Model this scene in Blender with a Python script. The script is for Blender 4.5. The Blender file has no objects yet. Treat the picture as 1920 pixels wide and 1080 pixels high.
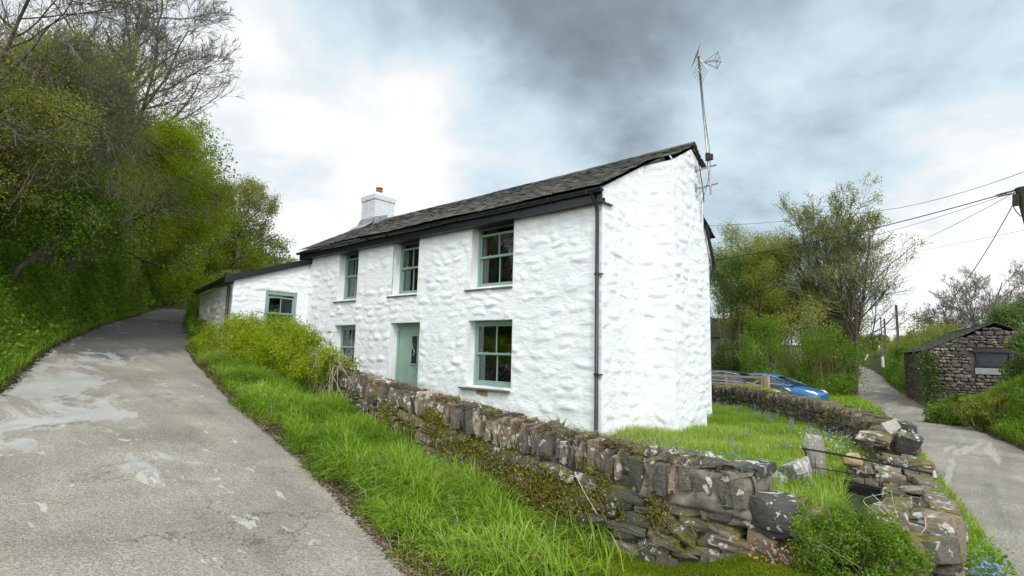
import bpy, math, random
import numpy as np
from mathutils import Matrix
sc=bpy.context.scene
COL=sc.collection
# ---------------------------------------------------------------- camera
F=1000.0
_Y=np.array([889,144.2,F]); _Y/=np.linalg.norm(_Y)
_X=-np.array([-1140,93.5,F]); _X-=_Y*(_X@_Y); _X/=np.linalg.norm(_X)
_Z=np.cross(_X,_Y); _Z=-_Z if _Z[1]>0 else _Z
RC=np.array([_X,_Y,_Z])                       # rows: world axes seen from the camera (right, down, forward)
CAM=np.array([5.26,-8.46,1.60])
def at(px,py,d):
    """real point at d metres (horizontally) along a line of sight"""
    r=RC@np.array([px-960.,py-540.,F]); return CAM+r/np.hypot(r[0],r[1])*d
cam=bpy.data.cameras.new('camera'); cam.sensor_width=36; cam.lens=F/1920*36
cam.clip_start=.05; cam.clip_end=3000
co=bpy.data.objects.new('camera',cam); COL.objects.link(co)
M=Matrix.Identity(4)
for i in range(3):
    M[i][0]=RC[i,0]; M[i][1]=-RC[i,1]; M[i][2]=-RC[i,2]; M[i][3]=CAM[i]
co.matrix_world=M; sc.camera=co
# ---------------------------------------------------------------- light
SUN=np.array([0.66,-0.46,0.80]); SUN/=np.linalg.norm(SUN)
elev=math.asin(SUN[2]); azim=math.atan2(SUN[0],SUN[1])
sun=bpy.data.lights.new('sun','SUN'); sun.energy=1.15; sun.angle=math.radians(14); sun.color=(1,.965,.91)
so=bpy.data.objects.new('sun',sun); COL.objects.link(so)
from mathutils import Vector
so.rotation_euler=Vector(-SUN).to_track_quat('-Z','Y').to_euler()
so.location=(0,0,30)
sc.view_settings.view_transform='Standard'; sc.view_settings.look='None'
sc.view_settings.exposure=0.46; sc.view_settings.gamma=1; sc.view_settings.use_curve_mapping=False
# ---------------------------------------------------------------- world
nrm0=lambda v: v/np.linalg.norm(v)
class NT:
    def __init__(s,nt): s.nt=nt; s.N=nt.nodes; s.L=nt.links
    def n(s,t,ins=None,**kw):
        o=s.N.new(t)
        for k,v in kw.items(): setattr(o,k,v)
        for k,v in (ins or {}).items(): s.set(o.inputs[k],v)
        return o
    def set(s,inp,v):
        if hasattr(v,'is_output'): s.L.new(v,inp)
        elif hasattr(v,'outputs'): s.L.new(v.outputs[0],inp)
        else:
            if isinstance(v,(tuple,list)) and len(v)==3 and inp.type=='RGBA': v=(*v,1)
            inp.default_value=v
    def math(s,op,a,b=None,c=None,clamp=False):
        o=s.N.new('ShaderNodeMath'); o.operation=op; o.use_clamp=clamp
        s.set(o.inputs[0],a)
        if b is not None: s.set(o.inputs[1],b)
        if c is not None: s.set(o.inputs[2],c)
        return o
    def vm(s,op,a,b=None):
        o=s.N.new('ShaderNodeVectorMath'); o.operation=op; s.set(o.inputs[0],a)
        if b is not None: s.set(o.inputs[1],b)
        return o
    def mix(s,f,a,b,mode='MIX'):
        o=s.N.new('ShaderNodeMix'); o.data_type='RGBA'; o.blend_type=mode; o.clamp_factor=False
        s.set(o.inputs[0],f); s.set(o.inputs[6],a); s.set(o.inputs[7],b); return o.outputs[2]
    def ramp(s,f,stops,interp='LINEAR'):
        o=s.N.new('ShaderNodeValToRGB'); cr=o.color_ramp; cr.interpolation=interp
        while len(cr.elements)<len(stops): cr.elements.new(.5)
        for e,(p,c) in zip(cr.elements,stops):
            e.position=p; e.color=(*c,1) if len(c)==3 else c
        s.set(o.inputs[0],f); return o.outputs[0]
    def noise(s,vec,scale,detail=4,rough=.55,dist=0.0):
        o=s.n('ShaderNodeTexNoise',{'Scale':scale,'Detail':detail,'Roughness':rough,'Distortion':dist})
        if vec is not None: s.set(o.inputs['Vector'],vec)
        return o
w=bpy.data.worlds.new('World'); sc.world=w; w.use_nodes=True
T=NT(w.node_tree); T.N.clear()
tc=T.n('ShaderNodeTexCoord'); dirv=T.vm('NORMALIZE',tc.outputs['Generated'])
sky=T.n('ShaderNodeTexSky',sky_type='NISHITA',sun_disc=False,sun_elevation=elev,sun_rotation=azim,air_density=1.0,dust_density=1.5)
# clouds on a plane above: direction / (height + c)
sep=T.n('ShaderNodeSeparateXYZ',{0:dirv})
hz=T.math('ADD',T.math('MAXIMUM',sep.outputs[2],0.0),.22)
pl=T.n('ShaderNodeCombineXYZ',{0:T.math('DIVIDE',sep.outputs[0],hz),1:T.math('DIVIDE',sep.outputs[1],hz),2:0.0})
wn=T.noise(dirv,2.2,4,.55)
wob=T.vm('SCALE',T.vm('SUBTRACT',wn.outputs['Color'],(.5,.5,.5))); wob.inputs[3].default_value=.42
d2=T.vm('NORMALIZE',T.vm('ADD',dirv,wob))
n1=T.noise(pl,1.5,6,.55,.3); n2=T.noise(pl,4.2,6,.6,.2); n3=T.noise(dirv,4.5,5,.55,.3)
acc=T.math('ADD',T.math('MULTIPLY',T.math('SUBTRACT',n1.outputs[0],.5),1.0),T.math('MULTIPLY',T.math('SUBTRACT',n2.outputs[0],.5),.34))
acc=T.math('ADD',acc,T.math('MULTIPLY',T.math('SUBTRACT',n3.outputs[0],.5),.5))
acc=T.math('ADD',acc,T.math('ADD',.67,T.math('MULTIPLY',T.math('SUBTRACT',.52,sep.outputs[2],clamp=True),.42)))
def blob(px,py,amt,k):
    global acc
    r=RC@np.array([px-960.,py-540.,F]); r/=np.linalg.norm(r)
    dt=T.vm('DOT_PRODUCT',d2,tuple(r))
    e=T.math('EXPONENT',T.math('MULTIPLY',T.math('SUBTRACT',dt.outputs[1],1.0),k))
    acc=T.math('ADD',acc,T.math('MULTIPLY',e,amt))
for b in [(900,10,-.26,16),(1130,90,-.16,26),(640,40,-.15,34),(760,-60,-.14,24),(1420,330,-.13,36),(1480,60,-.16,16),(1720,180,-.18,22),
          (620,400,-.16,180),(950,345,-.20,160),(1250,350,-.20,90),(600,270,.40,45),(860,250,.40,45),(1450,190,.36,80),(1850,480,.22,60),(450,30,.16,90),(1060,300,.25,90),(1700,560,.14,60),(1300,215,.12,90),(520,130,-.10,70),(330,80,.12,50),(240,200,.04,30),(1900,120,.16,40)]:
    blob(*b)
# unseen sky brightened behind the camera and towards the sun, to light the walls
e=T.math('MAXIMUM',T.vm('DOT_PRODUCT',dirv,tuple(SUN)).outputs[1],0.0)
ccol=T.ramp(acc,[(.0,(.13,.165,.20)),(.25,(.21,.255,.295)),(.45,(.32,.40,.465)),(.60,(.44,.545,.615)),(.72,(.53,.63,.69)),(.84,(.66,.69,.71)),(1.0,(.82,.82,.82))])
# glow round the sun and a lobe behind the camera, both added as fill
glow=T.math('MULTIPLY',T.math('POWER',e,3.0),1.0)
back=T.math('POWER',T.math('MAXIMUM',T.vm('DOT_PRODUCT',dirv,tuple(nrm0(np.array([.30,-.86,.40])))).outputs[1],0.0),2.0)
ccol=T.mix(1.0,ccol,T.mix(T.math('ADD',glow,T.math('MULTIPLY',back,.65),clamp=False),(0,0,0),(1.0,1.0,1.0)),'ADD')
skb=T.n('ShaderNodeVectorMath',operation='SCALE'); T.set(skb.inputs[0],sky.outputs[0]); skb.inputs[3].default_value=.07
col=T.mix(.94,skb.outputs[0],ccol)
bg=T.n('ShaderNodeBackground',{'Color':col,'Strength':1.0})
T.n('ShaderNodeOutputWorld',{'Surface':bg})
# ---------------------------------------------------------------- materials
MATS={}
def newmat(name):
    m=bpy.data.materials.new(name); m.use_nodes=True; t=NT(m.node_tree); t.N.clear(); MATS[name]=m
    out=t.n('ShaderNodeOutputMaterial'); return m,t,out
def pos(t): return t.n('ShaderNodeNewGeometry').outputs['Position']
def tint(t): return t.n('ShaderNodeAttribute',attribute_name='tint').outputs['Fac']
def surf(name,stops,scale=3.,rough=.8,bump=.3,bscale=30.,use_tint=0.,metal=0.,spec=.3,vec_scale=None,bdist=.02):
    """colour from noise (+ per-piece tint), bump from finer noise"""
    m,t,out=newmat(name); p=pos(t)
    if vec_scale: 
        v=t.vm('MULTIPLY',p,vec_scale)
    else: v=p
    f=t.noise(v,scale,6,.6).outputs[0]
    if use_tint: f=t.math('ADD',t.math('MULTIPLY',f,1-use_tint),t.math('MULTIPLY',tint(t),use_tint))
    c=t.ramp(f,stops)
    b=t.n('ShaderNodeBump',{'Strength':bump,'Distance':bdist,'Height':t.noise(v,bscale,5,.65).outputs[0]})
    bs=t.n('ShaderNodeBsdfPrincipled',{'Base Color':c,'Roughness':rough,'Metallic':metal,'Specular IOR Level':spec,'Normal':b})
    t.set(out.inputs[0],bs); return m
def leafmat(name,stops,trans=.35,rough=.55,spec=.12):
    m,t,out=newmat(name); c=t.ramp(tint(t),stops)
    d=t.n('ShaderNodeBsdfPrincipled',{'Base Color':c,'Roughness':rough,'Specular IOR Level':spec})
    tr=t.n('ShaderNodeBsdfTranslucent',{'Color':t.mix(.5,c,(.35,.42,.05),'MIX')})
    t.set(out.inputs[0],t.n('ShaderNodeMixShader',{0:trans,1:d,2:tr})); return m
leafmat('grass',[(0,(.08,.15,.012)),(.25,(.14,.28,.018)),(.6,(.27,.46,.035)),(.85,(.42,.58,.08)),(.96,(.52,.56,.17)),(1,(.55,.45,.24))],.45)
leafmat('garden_grass',[(0,(.12,.20,.02)),(.4,(.22,.36,.035)),(.8,(.36,.50,.08)),(1,(.52,.50,.22))],.4)
leafmat('leaf_lime',[(0,(.11,.16,.006)),(.4,(.24,.33,.010)),(.75,(.37,.46,.016)),(1,(.48,.55,.04))],.5)
leafmat('leaf_green',[(0,(.04,.09,.008)),(.4,(.095,.19,.014)),(.8,(.17,.30,.028)),(1,(.28,.38,.07))],.42)
leafmat('leaf_olive',[(0,(.11,.12,.018)),(.4,(.21,.23,.03)),(.8,(.33,.34,.065)),(1,(.42,.41,.17))],.48)
leafmat('leaf_dark',[(0,(.018,.04,.006)),(.5,(.045,.09,.012)),(.85,(.08,.16,.022)),(1,(.14,.23,.06))],.3,.35,.4)
leafmat('leaf_spring',[(0,(.09,.13,.008)),(.4,(.18,.25,.012)),(.8,(.30,.37,.025)),(1,(.40,.44,.07))],.45)
leafmat('leaf_toadflax',[(0,(.08,.08,.012)),(.35,(.17,.19,.02)),(.65,(.32,.31,.045)),(.84,(.27,.13,.03)),(.9,(.30,.16,.04)),(.92,(.62,.55,.58)),(1,(.75,.68,.72))],.35)
leafmat('leaf_red',[(0,(.12,.03,.02)),(.5,(.33,.06,.05)),(1,(.42,.22,.06))],.3)
leafmat('leaf_pink',[(0,(.25,.10,.05)),(.5,(.55,.25,.16)),(.8,(.6,.38,.25)),(1,(.20,.28,.05))],.3)
leafmat('petal_blue',[(0,(.14,.24,.60)),(1,(.38,.48,.85))],.3)
leafmat('petal_violet',[(0,(.18,.16,.50)),(1,(.40,.38,.78))],.3)
leafmat('petal_white',[(0,(.7,.7,.65)),(1,(.85,.85,.8))],.3)
leafmat('dry_litter',[(0,(.05,.035,.02)),(.5,(.14,.09,.05)),(1,(.36,.27,.17))],.1)
surf('bark',[(.3,(.045,.035,.025)),(.6,(.12,.10,.08)),(.8,(.20,.18,.15))],8,.9,.6,40)
surf('twig_grey',[(.3,(.13,.115,.10)),(.7,(.27,.245,.22))],4,.9,.2,30)
surf('twig_olive',[(.3,(.09,.08,.04)),(.7,(.20,.18,.10))],4,.9,.2,30)
surf('dry_stem',[(.3,(.30,.24,.16)),(.7,(.55,.48,.38))],10,.9,.2,60)
surf('pale_root',[(.3,(.42,.36,.32)),(.7,(.70,.64,.60))],20,.9,.2,60)
surf('soil',[(.3,(.04,.05,.015)),(.5,(.06,.085,.02)),(.7,(.09,.075,.045))],2.5,.95,.8,25,bdist=.05)
surf('moss',[(.3,(.05,.07,.008)),(.55,(.12,.15,.012)),(.75,(.20,.22,.02))],9,.95,.9,70,bdist=.03)
surf('sage',[(.3,(.212,.325,.268)),(.7,(.25,.365,.308))],3,.38,.03,60,spec=.45)
surf('black_trim',[(.3,(.010,.011,.014)),(.7,(.020,.021,.025))],5,.35,.08,30,spec=.5)
surf('metal_grey',[(.3,(.30,.30,.31)),(.7,(.52,.52,.53))],12,.42,.1,60,metal=.7)
surf('lead',[(.3,(.20,.22,.24)),(.7,(.36,.38,.40))],6,.5,.2,20,metal=.3)
surf('iron',[(.3,(.012,.012,.013)),(.7,(.05,.035,.028))],14,.6,.3,80,metal=.3)
surf('terracotta',[(.3,(.22,.07,.04)),(.7,(.40,.15,.08))],8,.8,.2,40)
surf('slate',[(.1,(.035,.036,.036)),(.35,(.065,.065,.060)),(.52,(.11,.104,.088)),(.68,(.155,.14,.105)),(.85,(.23,.20,.14))],5,.78,.4,35,use_tint=.45,bdist=.01)
surf('slate_sill',[(.3,(.085,.08,.075)),(.7,(.19,.17,.15))],9,.8,.4,50)
surf('brown_brick',[(.3,(.25,.19,.09)),(.7,(.45,.36,.2))],20,.8,.2,50)
surf('timber',[(.25,(.20,.14,.085)),(.75,(.40,.31,.20))],4,.85,.4,12,vec_scale=(8,8,1))
surf('gate_timber',[(.25,(.26,.19,.12)),(.75,(.46,.36,.25))],6,.85,.3,30)
surf('pole_timber',[(.25,(.06,.05,.042)),(.75,(.19,.16,.14))],4,.9,.5,14,vec_scale=(9,9,.8))
surf('boards',[(.25,(.05,.04,.026)),(.75,(.15,.11,.075))],3,.9,.6,9,vec_scale=(6,6,.5))
surf('cable',[(.3,(.02,.02,.025)),(.7,(.05,.05,.055))],3,.6,0,30)
surf('block',[(.3,(.20,.20,.19)),(.7,(.31,.31,.29))],8,.9,.3,50)
surf('car_blue',[(.3,(.02,.12,.31)),(.7,(.03,.15,.37))],2,.18,0,30,spec=.6)
surf('car_black',[(.3,(.03,.03,.034)),(.7,(.045,.045,.05))],2,.15,0,30,spec=.6)
surf('car_silver',[(.3,(.5,.5,.52)),(.7,(.62,.62,.64))],2,.22,0,30,metal=.5)
surf('tyre',[(.3,(.012,.012,.012)),(.7,(.03,.03,.03))],6,.9,.2,50)
surf('curtain',[(.3,(.13,.125,.115)),(.7,(.22,.21,.19))],3,.95,.2,20)
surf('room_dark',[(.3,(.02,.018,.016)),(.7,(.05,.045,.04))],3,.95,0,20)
surf('dusty_glass',[(.3,(.015,.022,.028)),(.7,(.035,.05,.06))],6,.35,.1,20,spec=.5)
surf('white_plastic',[(.3,(.7,.7,.7)),(.7,(.8,.8,.8))],3,.4,0,20)
def _glass():
    m,t,out=newmat('glass')
    fr=t.n('ShaderNodeFresnel',{'IOR':1.5})
    nz=t.n('ShaderNodeBump',{'Strength':.06,'Distance':.02,'Height':t.noise(pos(t),3,2).outputs[0]})
    g=t.n('ShaderNodeBsdfGlossy',{'Color':(.9,.93,.95),'Roughness':.015,'Normal':nz}); tr=t.n('ShaderNodeBsdfTransparent',{'Color':(.72,.76,.75)})
    t.set(out.inputs[0],t.n('ShaderNodeMixShader',{0:t.math('MULTIPLY',fr,.85),1:tr,2:g}))
_glass()
def _darkglass():
    m,t,out=newmat('car_glass')
    t.set(out.inputs[0],t.n('ShaderNodeBsdfPrincipled',{'Base Color':(.02,.03,.035),'Roughness':.05,'Specular IOR Level':.9}))
_darkglass()
def _paint():     # lime-washed rubble: white, faint grime, a few spots where paint came off
    for nm,dirt in (('white_paint',0.),('road_side_paint',1.)):
        m,t,out=newmat(nm); p=pos(t)
        a=t.noise(p,.9,5,.6).outputs[0]; c=t.ramp(a,[(.3,(.77,.795,.83)),(.6,(.84,.855,.875)),(.8,(.81,.815,.82))])
        st=t.noise(t.vm('MULTIPLY',p,(2.2,2.2,.55)),1.6,6,.65).outputs[0]
        c=t.mix(t.ramp(st,[(.52,(0,0,0)),(.76,(.5,.5,.5))]),c,(.62,.60,.54))
        if dirt:
            zz=t.n('ShaderNodeSeparateXYZ',{0:p}).outputs[2]
            # mud thrown up by passing cars: a low band with a ragged top
            f=t.math('SUBTRACT',t.math('MULTIPLY',t.math('SUBTRACT',2.75,zz),1.3),t.math('MULTIPLY',t.noise(p,3.5,5,.7).outputs[0],1.0))
            f=t.math('MINIMUM',t.math('MAXIMUM',f,.0),.85)
            c=t.mix(f,c,t.ramp(t.noise(p,6,4).outputs[0],[(.3,(.20,.13,.05)),(.7,(.42,.36,.25))]))
            c=t.mix(.4,c,(.74,.68,.54))
        else:
            ch=t.noise(p,5.5,5,.6,.6).outputs[0]
            c=t.mix(t.ramp(ch,[(.765,(0,0,0)),(.785,(.8,.8,.8))]),c,(.36,.30,.24))
            zz=t.n('ShaderNodeSeparateXYZ',{0:p}).outputs[2]
            lo=t.math('MULTIPLY',t.math('SUBTRACT',t.math('MULTIPLY',t.math('SUBTRACT',.7,zz),1.2),t.noise(p,5,4).outputs[0]),.8,clamp=True)
            c=t.mix(lo,c,(.38,.42,.28))
        b=t.n('ShaderNodeBump',{'Strength':.55,'Distance':.012,'Height':t.noise(p,48,6,.7).outputs[0]})
        b2=t.n('ShaderNodeBump',{'Strength':.6,'Distance':.035,'Height':t.noise(t.vm('MULTIPLY',p,(1,1,1.9)),8,6,.62).outputs[0],'Normal':b})
        t.set(out.inputs[0],t.n('ShaderNodeBsdfPrincipled',{'Base Color':c,'Roughness':.72,'Specular IOR Level':.25,'Normal':b2}))
_paint()
def _chimney():
    m,t,out=newmat('painted_brick'); p=pos(t)
    v=t.n('ShaderNodeSeparateXYZ',{0:p}); u=t.math('ADD',v.outputs[0],v.outputs[1])
    vec=t.n('ShaderNodeCombineXYZ',{0:u,1:v.outputs[2],2:0.})
    br=t.n('ShaderNodeTexBrick',{'Vector':vec,'Color1':(.66,.68,.72),'Color2':(.74,.76,.80),'Mortar':(.50,.52,.55),'Scale':1.0,'Mortar Size':.008,'Brick Width':.22,'Row Height':.075})
    b=t.n('ShaderNodeBump',{'Strength':.6,'Distance':.01,'Height':br.outputs['Fac']}); b.invert=True
    c=t.mix(t.ramp(t.noise(t.vm('MULTIPLY',p,(3,3,.8)),2.5,5).outputs[0],[(.5,(0,0,0)),(.75,(.5,.5,.5))]),br.outputs[0],(.50,.48,.44))
    t.set(out.inputs[0],t.n('ShaderNodeBsdfPrincipled',{'Base Color':c,'Roughness':.7,'Normal':b}))
_chimney()
def _stone(name,stops,lich,lichcol,mossamt,scale=1.):
    m,t,out=newmat(name); g=t.n('ShaderNodeNewGeometry'); p=g.outputs['Position']
    f=t.math('ADD',t.math('MULTIPLY',tint(t),.72),t.math('MULTIPLY',t.noise(p,7*scale,6,.65).outputs[0],.28))
    c=t.ramp(f,stops)
    fine=t.noise(t.vm('MULTIPLY',p,(1,1,3)),24*scale,6,.7)
    c=t.mix(.55,c,t.ramp(fine.outputs[0],[(.3,(.35,.35,.35)),(.7,(1.5,1.5,1.5))]),'MULTIPLY')
    l=t.math('ADD',t.noise(p,11*scale,5,.6,.3).outputs[0],t.math('MULTIPLY',t.math('SUBTRACT',t.noise(p,1.6,2).outputs[0],.5),.45))
    c=t.mix(t.ramp(l,[(lich,(0,0,0)),(lich+.02,(.85,.85,.85))]),c,lichcol)
    nz=t.n('ShaderNodeSeparateXYZ',{0:g.outputs['Normal']}).outputs[2]
    mo=t.math('ADD',t.math('MULTIPLY',nz,.14),t.noise(p,3.3,5,.65).outputs[0])
    c=t.mix(t.ramp(mo,[(mossamt,(0,0,0)),(mossamt+.07,(.9,.9,.9))]),c,t.ramp(t.noise(p,20,3).outputs[0],[(.35,(.06,.07,.01)),(.65,(.20,.18,.025))]))
    b=t.n('ShaderNodeBump',{'Strength':.9,'Distance':.02,'Height':fine.outputs[0]})
    t.set(out.inputs[0],t.n('ShaderNodeBsdfPrincipled',{'Base Color':c,'Roughness':.85,'Specular IOR Level':.2,'Normal':b}))
ST=[(.0,(.05,.05,.047)),(.2,(.085,.082,.073)),(.38,(.14,.127,.105)),(.54,(.195,.163,.122)),(.68,(.26,.195,.135)),(.82,(.31,.275,.22)),(.92,(.40,.35,.27)),(1,(.50,.35,.16))]
_stone('rubble',ST,.578,(.62,.61,.56),.60)
_stone('old_rubble',[(a,tuple(k*.8 for k in c)) for a,c in ST],.66,(.42,.40,.33),.56)
_stone('pale_stone',[(0,(.20,.19,.17)),(.5,(.34,.32,.29)),(1,(.50,.47,.42))],.56,(.62,.60,.55),.70,2.)
_stone('ochre_stone',[(0,(.45,.33,.16)),(1,(.62,.48,.28))],.62,(.70,.62,.45),.8,2.)
_stone('barn_stone',[(0,(.045,.042,.04)),(.35,(.10,.09,.08)),(.6,(.18,.15,.12)),(.85,(.27,.23,.19)),(1,(.36,.33,.29))],.66,(.40,.38,.34),.78,.6)
surf('mortar',[(.3,(.13,.115,.095)),(.7,(.27,.25,.21))],9,.95,.7,60)
surf('mortar_dark',[(.3,(.06,.052,.042)),(.7,(.15,.135,.11))],9,.95,.7,60)
surf('dark_earth',[(.3,(.025,.02,.014)),(.7,(.07,.055,.035))],12,.95,.9,60,bdist=.03)
surf('needle_litter',[(.3,(.07,.03,.018)),(.5,(.15,.07,.04)),(.75,(.30,.22,.16))],35,.95,.8,90)
PATCHES=[(-5.4,-6.7,2.1,.8,.25),(-3.2,-7.5,1.3,.7,.17),(-8.2,-6.0,1.5,.6,.10),(-1.3,-6.5,.6,.45,.10),(.6,-6.9,.35,.3,.08),(-6.3,-5.1,1.2,.35,.06),(.9,-8.2,.9,.4,.05)]
def _road(name,wet):
    m,t,out=newmat(name); p=pos(t)
    s=t.noise(t.vm('MULTIPLY',p,(.45,1.0,1)),.55,7,.62,.4).outputs[0]
    s2=t.noise(t.vm('MULTIPLY',p,(.55,1.25,1)),1.25,7,.58,.8).outputs[0]
    base=t.ramp(t.noise(p,.8,5,.6).outputs[0],[(.3,(.215,.192,.16)),(.5,(.28,.255,.217)),(.7,(.35,.325,.28))])
    gr=t.noise(p,42,4,.85).outputs[0]
    stk=t.noise(t.vm('MULTIPLY',t.vm('ADD',p,(0,0,0)),(.22,1.9,1) if wet else (2.2,.2,1)),1.3,5,.6,.3).outputs[0]; base=t.mix(.8,base,t.ramp(stk,[(.3,(.74,.74,.76)),(.5,(1.0,1.0,1.0)),(.7,(1.18,1.16,1.12))]),'MULTIPLY')
    vo=t.n('ShaderNodeTexVoronoi',{'Vector':p,'Scale':60.})
    base=t.mix(.7,base,t.ramp(gr,[(.35,(.35,.35,.36)),(.5,(.95,.94,.92)),(.65,(1.6,1.56,1.5))]),'MULTIPLY')
    base=t.mix(t.ramp(t.math('MULTIPLY',vo.outputs['Distance'],1.0),[(.0,(.75,.75,.75)),(.22,(0,0,0))]),base,(.46,.43,.38))
    x=t.n('ShaderNodeSeparateXYZ',{0:p})
    # older, darker tarmac further up the lane
    if wet:
        far=t.math('MULTIPLY',t.math('SUBTRACT',t.math('MULTIPLY',x.outputs[0],-1.0),8.0),.16,clamp=True)
        dk=t.math('ADD',t.math('MULTIPLY',far,.5),t.math('MULTIPLY',s,.8))
        base=t.mix(t.ramp(dk,[(.50,(0,0,0)),(.60,(.85,.85,.85))]),base,t.ramp(gr,[(.3,(.06,.06,.06)),(.7,(.12,.118,.112))]))
        # pale, worn smooth patches, mostly on the left wheel track
        side=t.math('MULTIPLY',t.math('ABSOLUTE',t.math('ADD',t.math('ADD',x.outputs[1],7.0),t.math('MULTIPLY',t.math('ADD',x.outputs[0],9.0),.24))),-.055)
        pt=t.math('ADD',t.math('ADD',s2,side),t.math('MULTIPLY',t.math('SUBTRACT',s,.5),.35))
        for (bx,by,rx,ry,am) in PATCHES:      # where the surface dressing has worn through
            q=t.vm('MULTIPLY',t.vm('SUBTRACT',p,(bx,by,0)),(1/rx,1/ry,0)); 
            pt=t.math('ADD',pt,t.math('MULTIPLY',t.math('EXPONENT',t.math('MULTIPLY',t.vm('DOT_PRODUCT',q,q).outputs[1],-1.0)),am))
        pt=t.math('ADD',pt,t.math('MULTIPLY',t.math('SUBTRACT',gr,.5),.07)); pm=t.ramp(pt,[(.535,(0,0,0)),(.560,(.45,.45,.45)),(.60,(.72,.72,.72))])
        gw=t.ramp(t.math('ADD',t.noise(t.vm('MULTIPLY',p,(.6,1.3,1)),4.2,6,.6,.6).outputs[0],t.math('MULTIPLY',t.math('SUBTRACT',s,.5),.5)),[(.655,(0,0,0)),(.675,(.75,.75,.75))])
        pale=t.ramp(t.noise(p,1.7,4).outputs[0],[(.35,(.36,.355,.335)),(.65,(.46,.45,.425))])
        base=t.mix(pm,base,pale); base=t.mix(gw,base,(.50,.48,.43))
        ck=t.n('ShaderNodeTexVoronoi',{'Vector':t.vm('ADD',p,t.vm('SCALE',t.noise(p,2.2,5,.65).outputs['Color'])),'Scale':.8},feature='DISTANCE_TO_EDGE')
        ckm=t.math('MULTIPLY',t.ramp(ck.outputs['Distance'],[(.0,(.75,.75,.75)),(.014,(0,0,0))]),t.ramp(t.noise(p,.6,3).outputs[0],[(.46,(0,0,0)),(.58,(1,1,1))]))
        base=t.mix(ckm,base,(.055,.05,.045))
        pmf=pm
    else:
        tr=t.noise(t.vm('MULTIPLY',p,(1.6,.18,1)),1.1,6,.6,.5).outputs[0]
        pmf=t.ramp(tr,[(.58,(0,0,0)),(.63,(.8,.8,.8))])
        base=t.mix(pmf,base,(.38,.36,.33))
        base=t.mix(t.ramp(tr,[(.30,(.6,.6,.6)),(.40,(0,0,0))]),base,(.10,.10,.10))
    b=t.n('ShaderNodeBump',{'Strength':t.math('SUBTRACT',.75,t.math('MULTIPLY',pmf,.55)),'Distance':.012,'Height':vo.outputs['Distance']})
    t.set(out.inputs[0],t.n('ShaderNodeBsdfPrincipled',{'Base Color':base,'Roughness':t.math('SUBTRACT',.85,t.math('MULTIPLY',pmf,.25)),'Specular IOR Level':.35,'Normal':b}))
_road('lane_tarmac',True); _road('lane_tarmac_low',False)
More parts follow.
